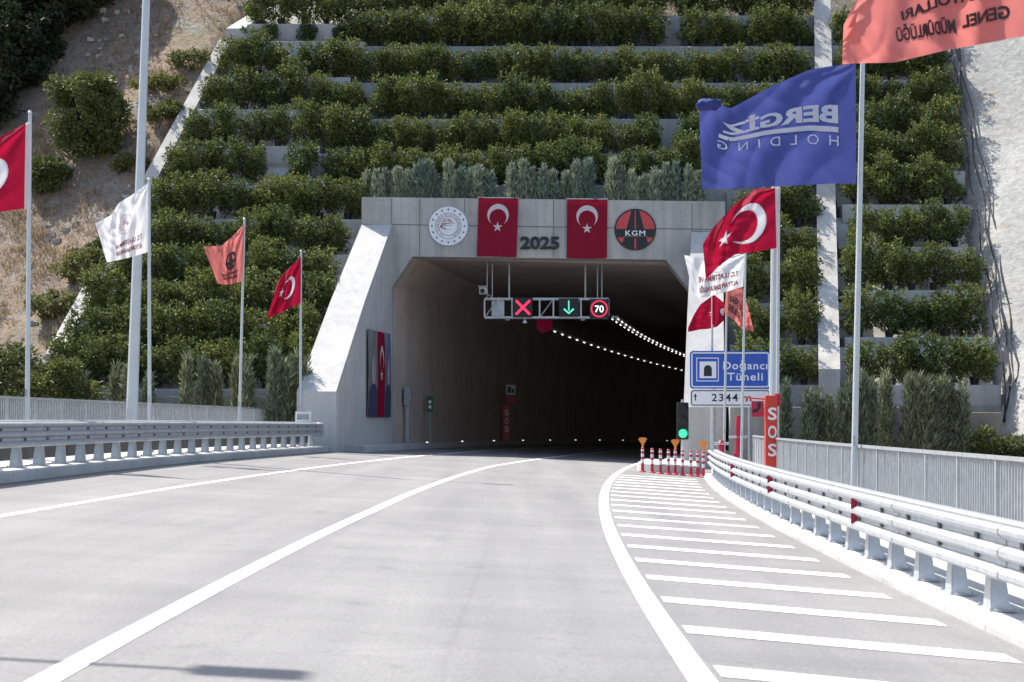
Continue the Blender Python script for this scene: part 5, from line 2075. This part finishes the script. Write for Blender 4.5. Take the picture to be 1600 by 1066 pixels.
v2, f2 = star(0.82, 0.5, 0.125, math.pi)
banner(66.9, 68.15, zA, zB, M['red'], 'red national banner between the two portraits on the wing wall', [('crescent', M['print_white'], [(0.5 - (y - .5) * 1.3, x * .62) for x, y in v1], f1), ('star', M['print_white'], [(0.5 - (y - .5) * 1.3, x * .62) for x, y in v2], f2)])
banner(68.2, 69.35, zA, zB, M['portrait_blue'], 'bluish portrait banner nearest the tunnel on the left wing wall', [('face_print', M['portrait_skin'], *ell(.5, .45, .2, .16)), ('suit_print', M['portrait_suit'], *suit)])

# furniture along the left tunnel wall
def wp(Y, o_, h_):
    return rp(Y, o_, h_ + 0.25)
c = wp(71.5, -6.85, 0)
M['grey_box_dim'] = plain('dimmed_cabinet', (0.27, 0.275, 0.27), 0.6)  # dimmed copy of the cabinet grey, darkened in its base colour
cb = thing('electric_cabinet', 'pale grey cabinet on a stand inside the tunnel mouth', 'cabinet', c)
MB().box((c.x + .05, c.y, c.z + 2.0), (0.32, 0.5, 0.78), bevel=0.02).build('box', M['grey_box_dim'], cb)
MB().box((c.x + .05, c.y, c.z + 0.8), (0.14, 0.16, 1.6)).build('stand', M['steel_dark'], cb)
MB().box((c.x + .215, c.y - .05, c.z + 2.0), (0.012, 0.06, 0.5)).build('door_handle', M['black_box'], cb)
c = wp(75.5, -6.75, 0)
ex = thing('exit_sign', 'small green sign on a post by the left tunnel wall', 'sign', c)
MB().box((c.x + .1, c.y, c.z + 1.75), (0.30, 0.08, 0.75), bevel=0.01).build('panel', M['green_sign'], ex)
MB().tube([(c.x + .1, c.y + .02, c.z), (c.x + .1, c.y + .02, c.z + 1.4)], 0.035, 8).build('post', M['steel_dark'], ex)
mb = MB()
for zz in (1.62, 1.85):
    mb.box((c.x + .1, c.y - 0.045, c.z + zz), (0.12, 0.012, 0.14))
mb.build('pictogram', M['sign_white'], ex)
c = wp(94.0, -6.6, 0)
sos_pillar(c.x, c.y, c.z, 2.05, 0.42, 'dim red SOS pillar deep inside the tunnel on the left', phone=False)
c2 = wp(94.0, -6.55, 2.2)
ps = thing('emergency_sign', 'red and white emergency sign above the SOS pillar inside the tunnel', 'sign', c2)
MB().box((c2.x + .2, c2.y - .05, c2.z + .15), (0.55, 0.06, 0.5), bevel=0.01).build('phone_panel', M['crimson'], ps)
MB().box((c2.x + .2, c2.y - .05, c2.z + .72), (0.55, 0.06, 0.55), bevel=0.01).build('pictogram_panel', M['sign_white'], ps)
mb = MB()
mb.box((c2.x + .13, c2.y - .085, c2.z + .72), (0.2, 0.01, 0.35))
mb.box((c2.x + .33, c2.y - .085, c2.z + .66), (0.12, 0.01, 0.22))
mb.build('pictogram', M['sign_black'], ps)

# white frame standing behind the left rail end
c = at(473, 660, 57.5)
fr_ = thing('metal_frame', 'small white metal frame behind the end of the left guardrail', 'frame', (c.x, 57.5, zwalk(c.x)))
mb = MB()
zt = at(0, 643, 57.5).z
for s in (-.24, .24):
    mb.tube([(c.x + s - .04, 57.5, zwalk(c.x)), (c.x + s + .03, 57.5, zt)], 0.03, 8)
for zz in (zt - .05, zt - .32):
    mb.box((c.x, 57.5, zz), (0.5, 0.05, 0.06))
mb.build('bars', M['sign_white'], fr_)
MB().box((c.x, 57.54, zt - .19), (0.42, 0.02, 0.2)).build('backing', M['steel_dark'], fr_)

# cables lying down the right-hand slope
for i, (uo, lab) in enumerate(((0, 'black cable nearest the right terraces on the slope'), (14, 'middle black cable running down the right slope'), (26, 'outer thin black cable running down the right slope'))):
    pts = []
    for v in np.linspace(60, 660, 34):
        u = interp(v, [60, 250, 400, 550, 600, 660], [1486, 1512, 1537, 1562, 1574, 1566]) + uo * interp(v, [60, 300, 580, 600, 660], [0.3, 1, 0.9, 0.2, 0.2]) + 2.5 * math.sin(v * 0.06 + i * 2)
        Y = slope_Y(v) if v < 610 else slope_Y(610)
        q = at(u, v, Y - 1.05)
        pts.append(q)
    tag(MB().tube(pts, 0.035 if i < 2 else 0.025, 6).build('cable', M['cable'], smooth=True), lab, 'cable')
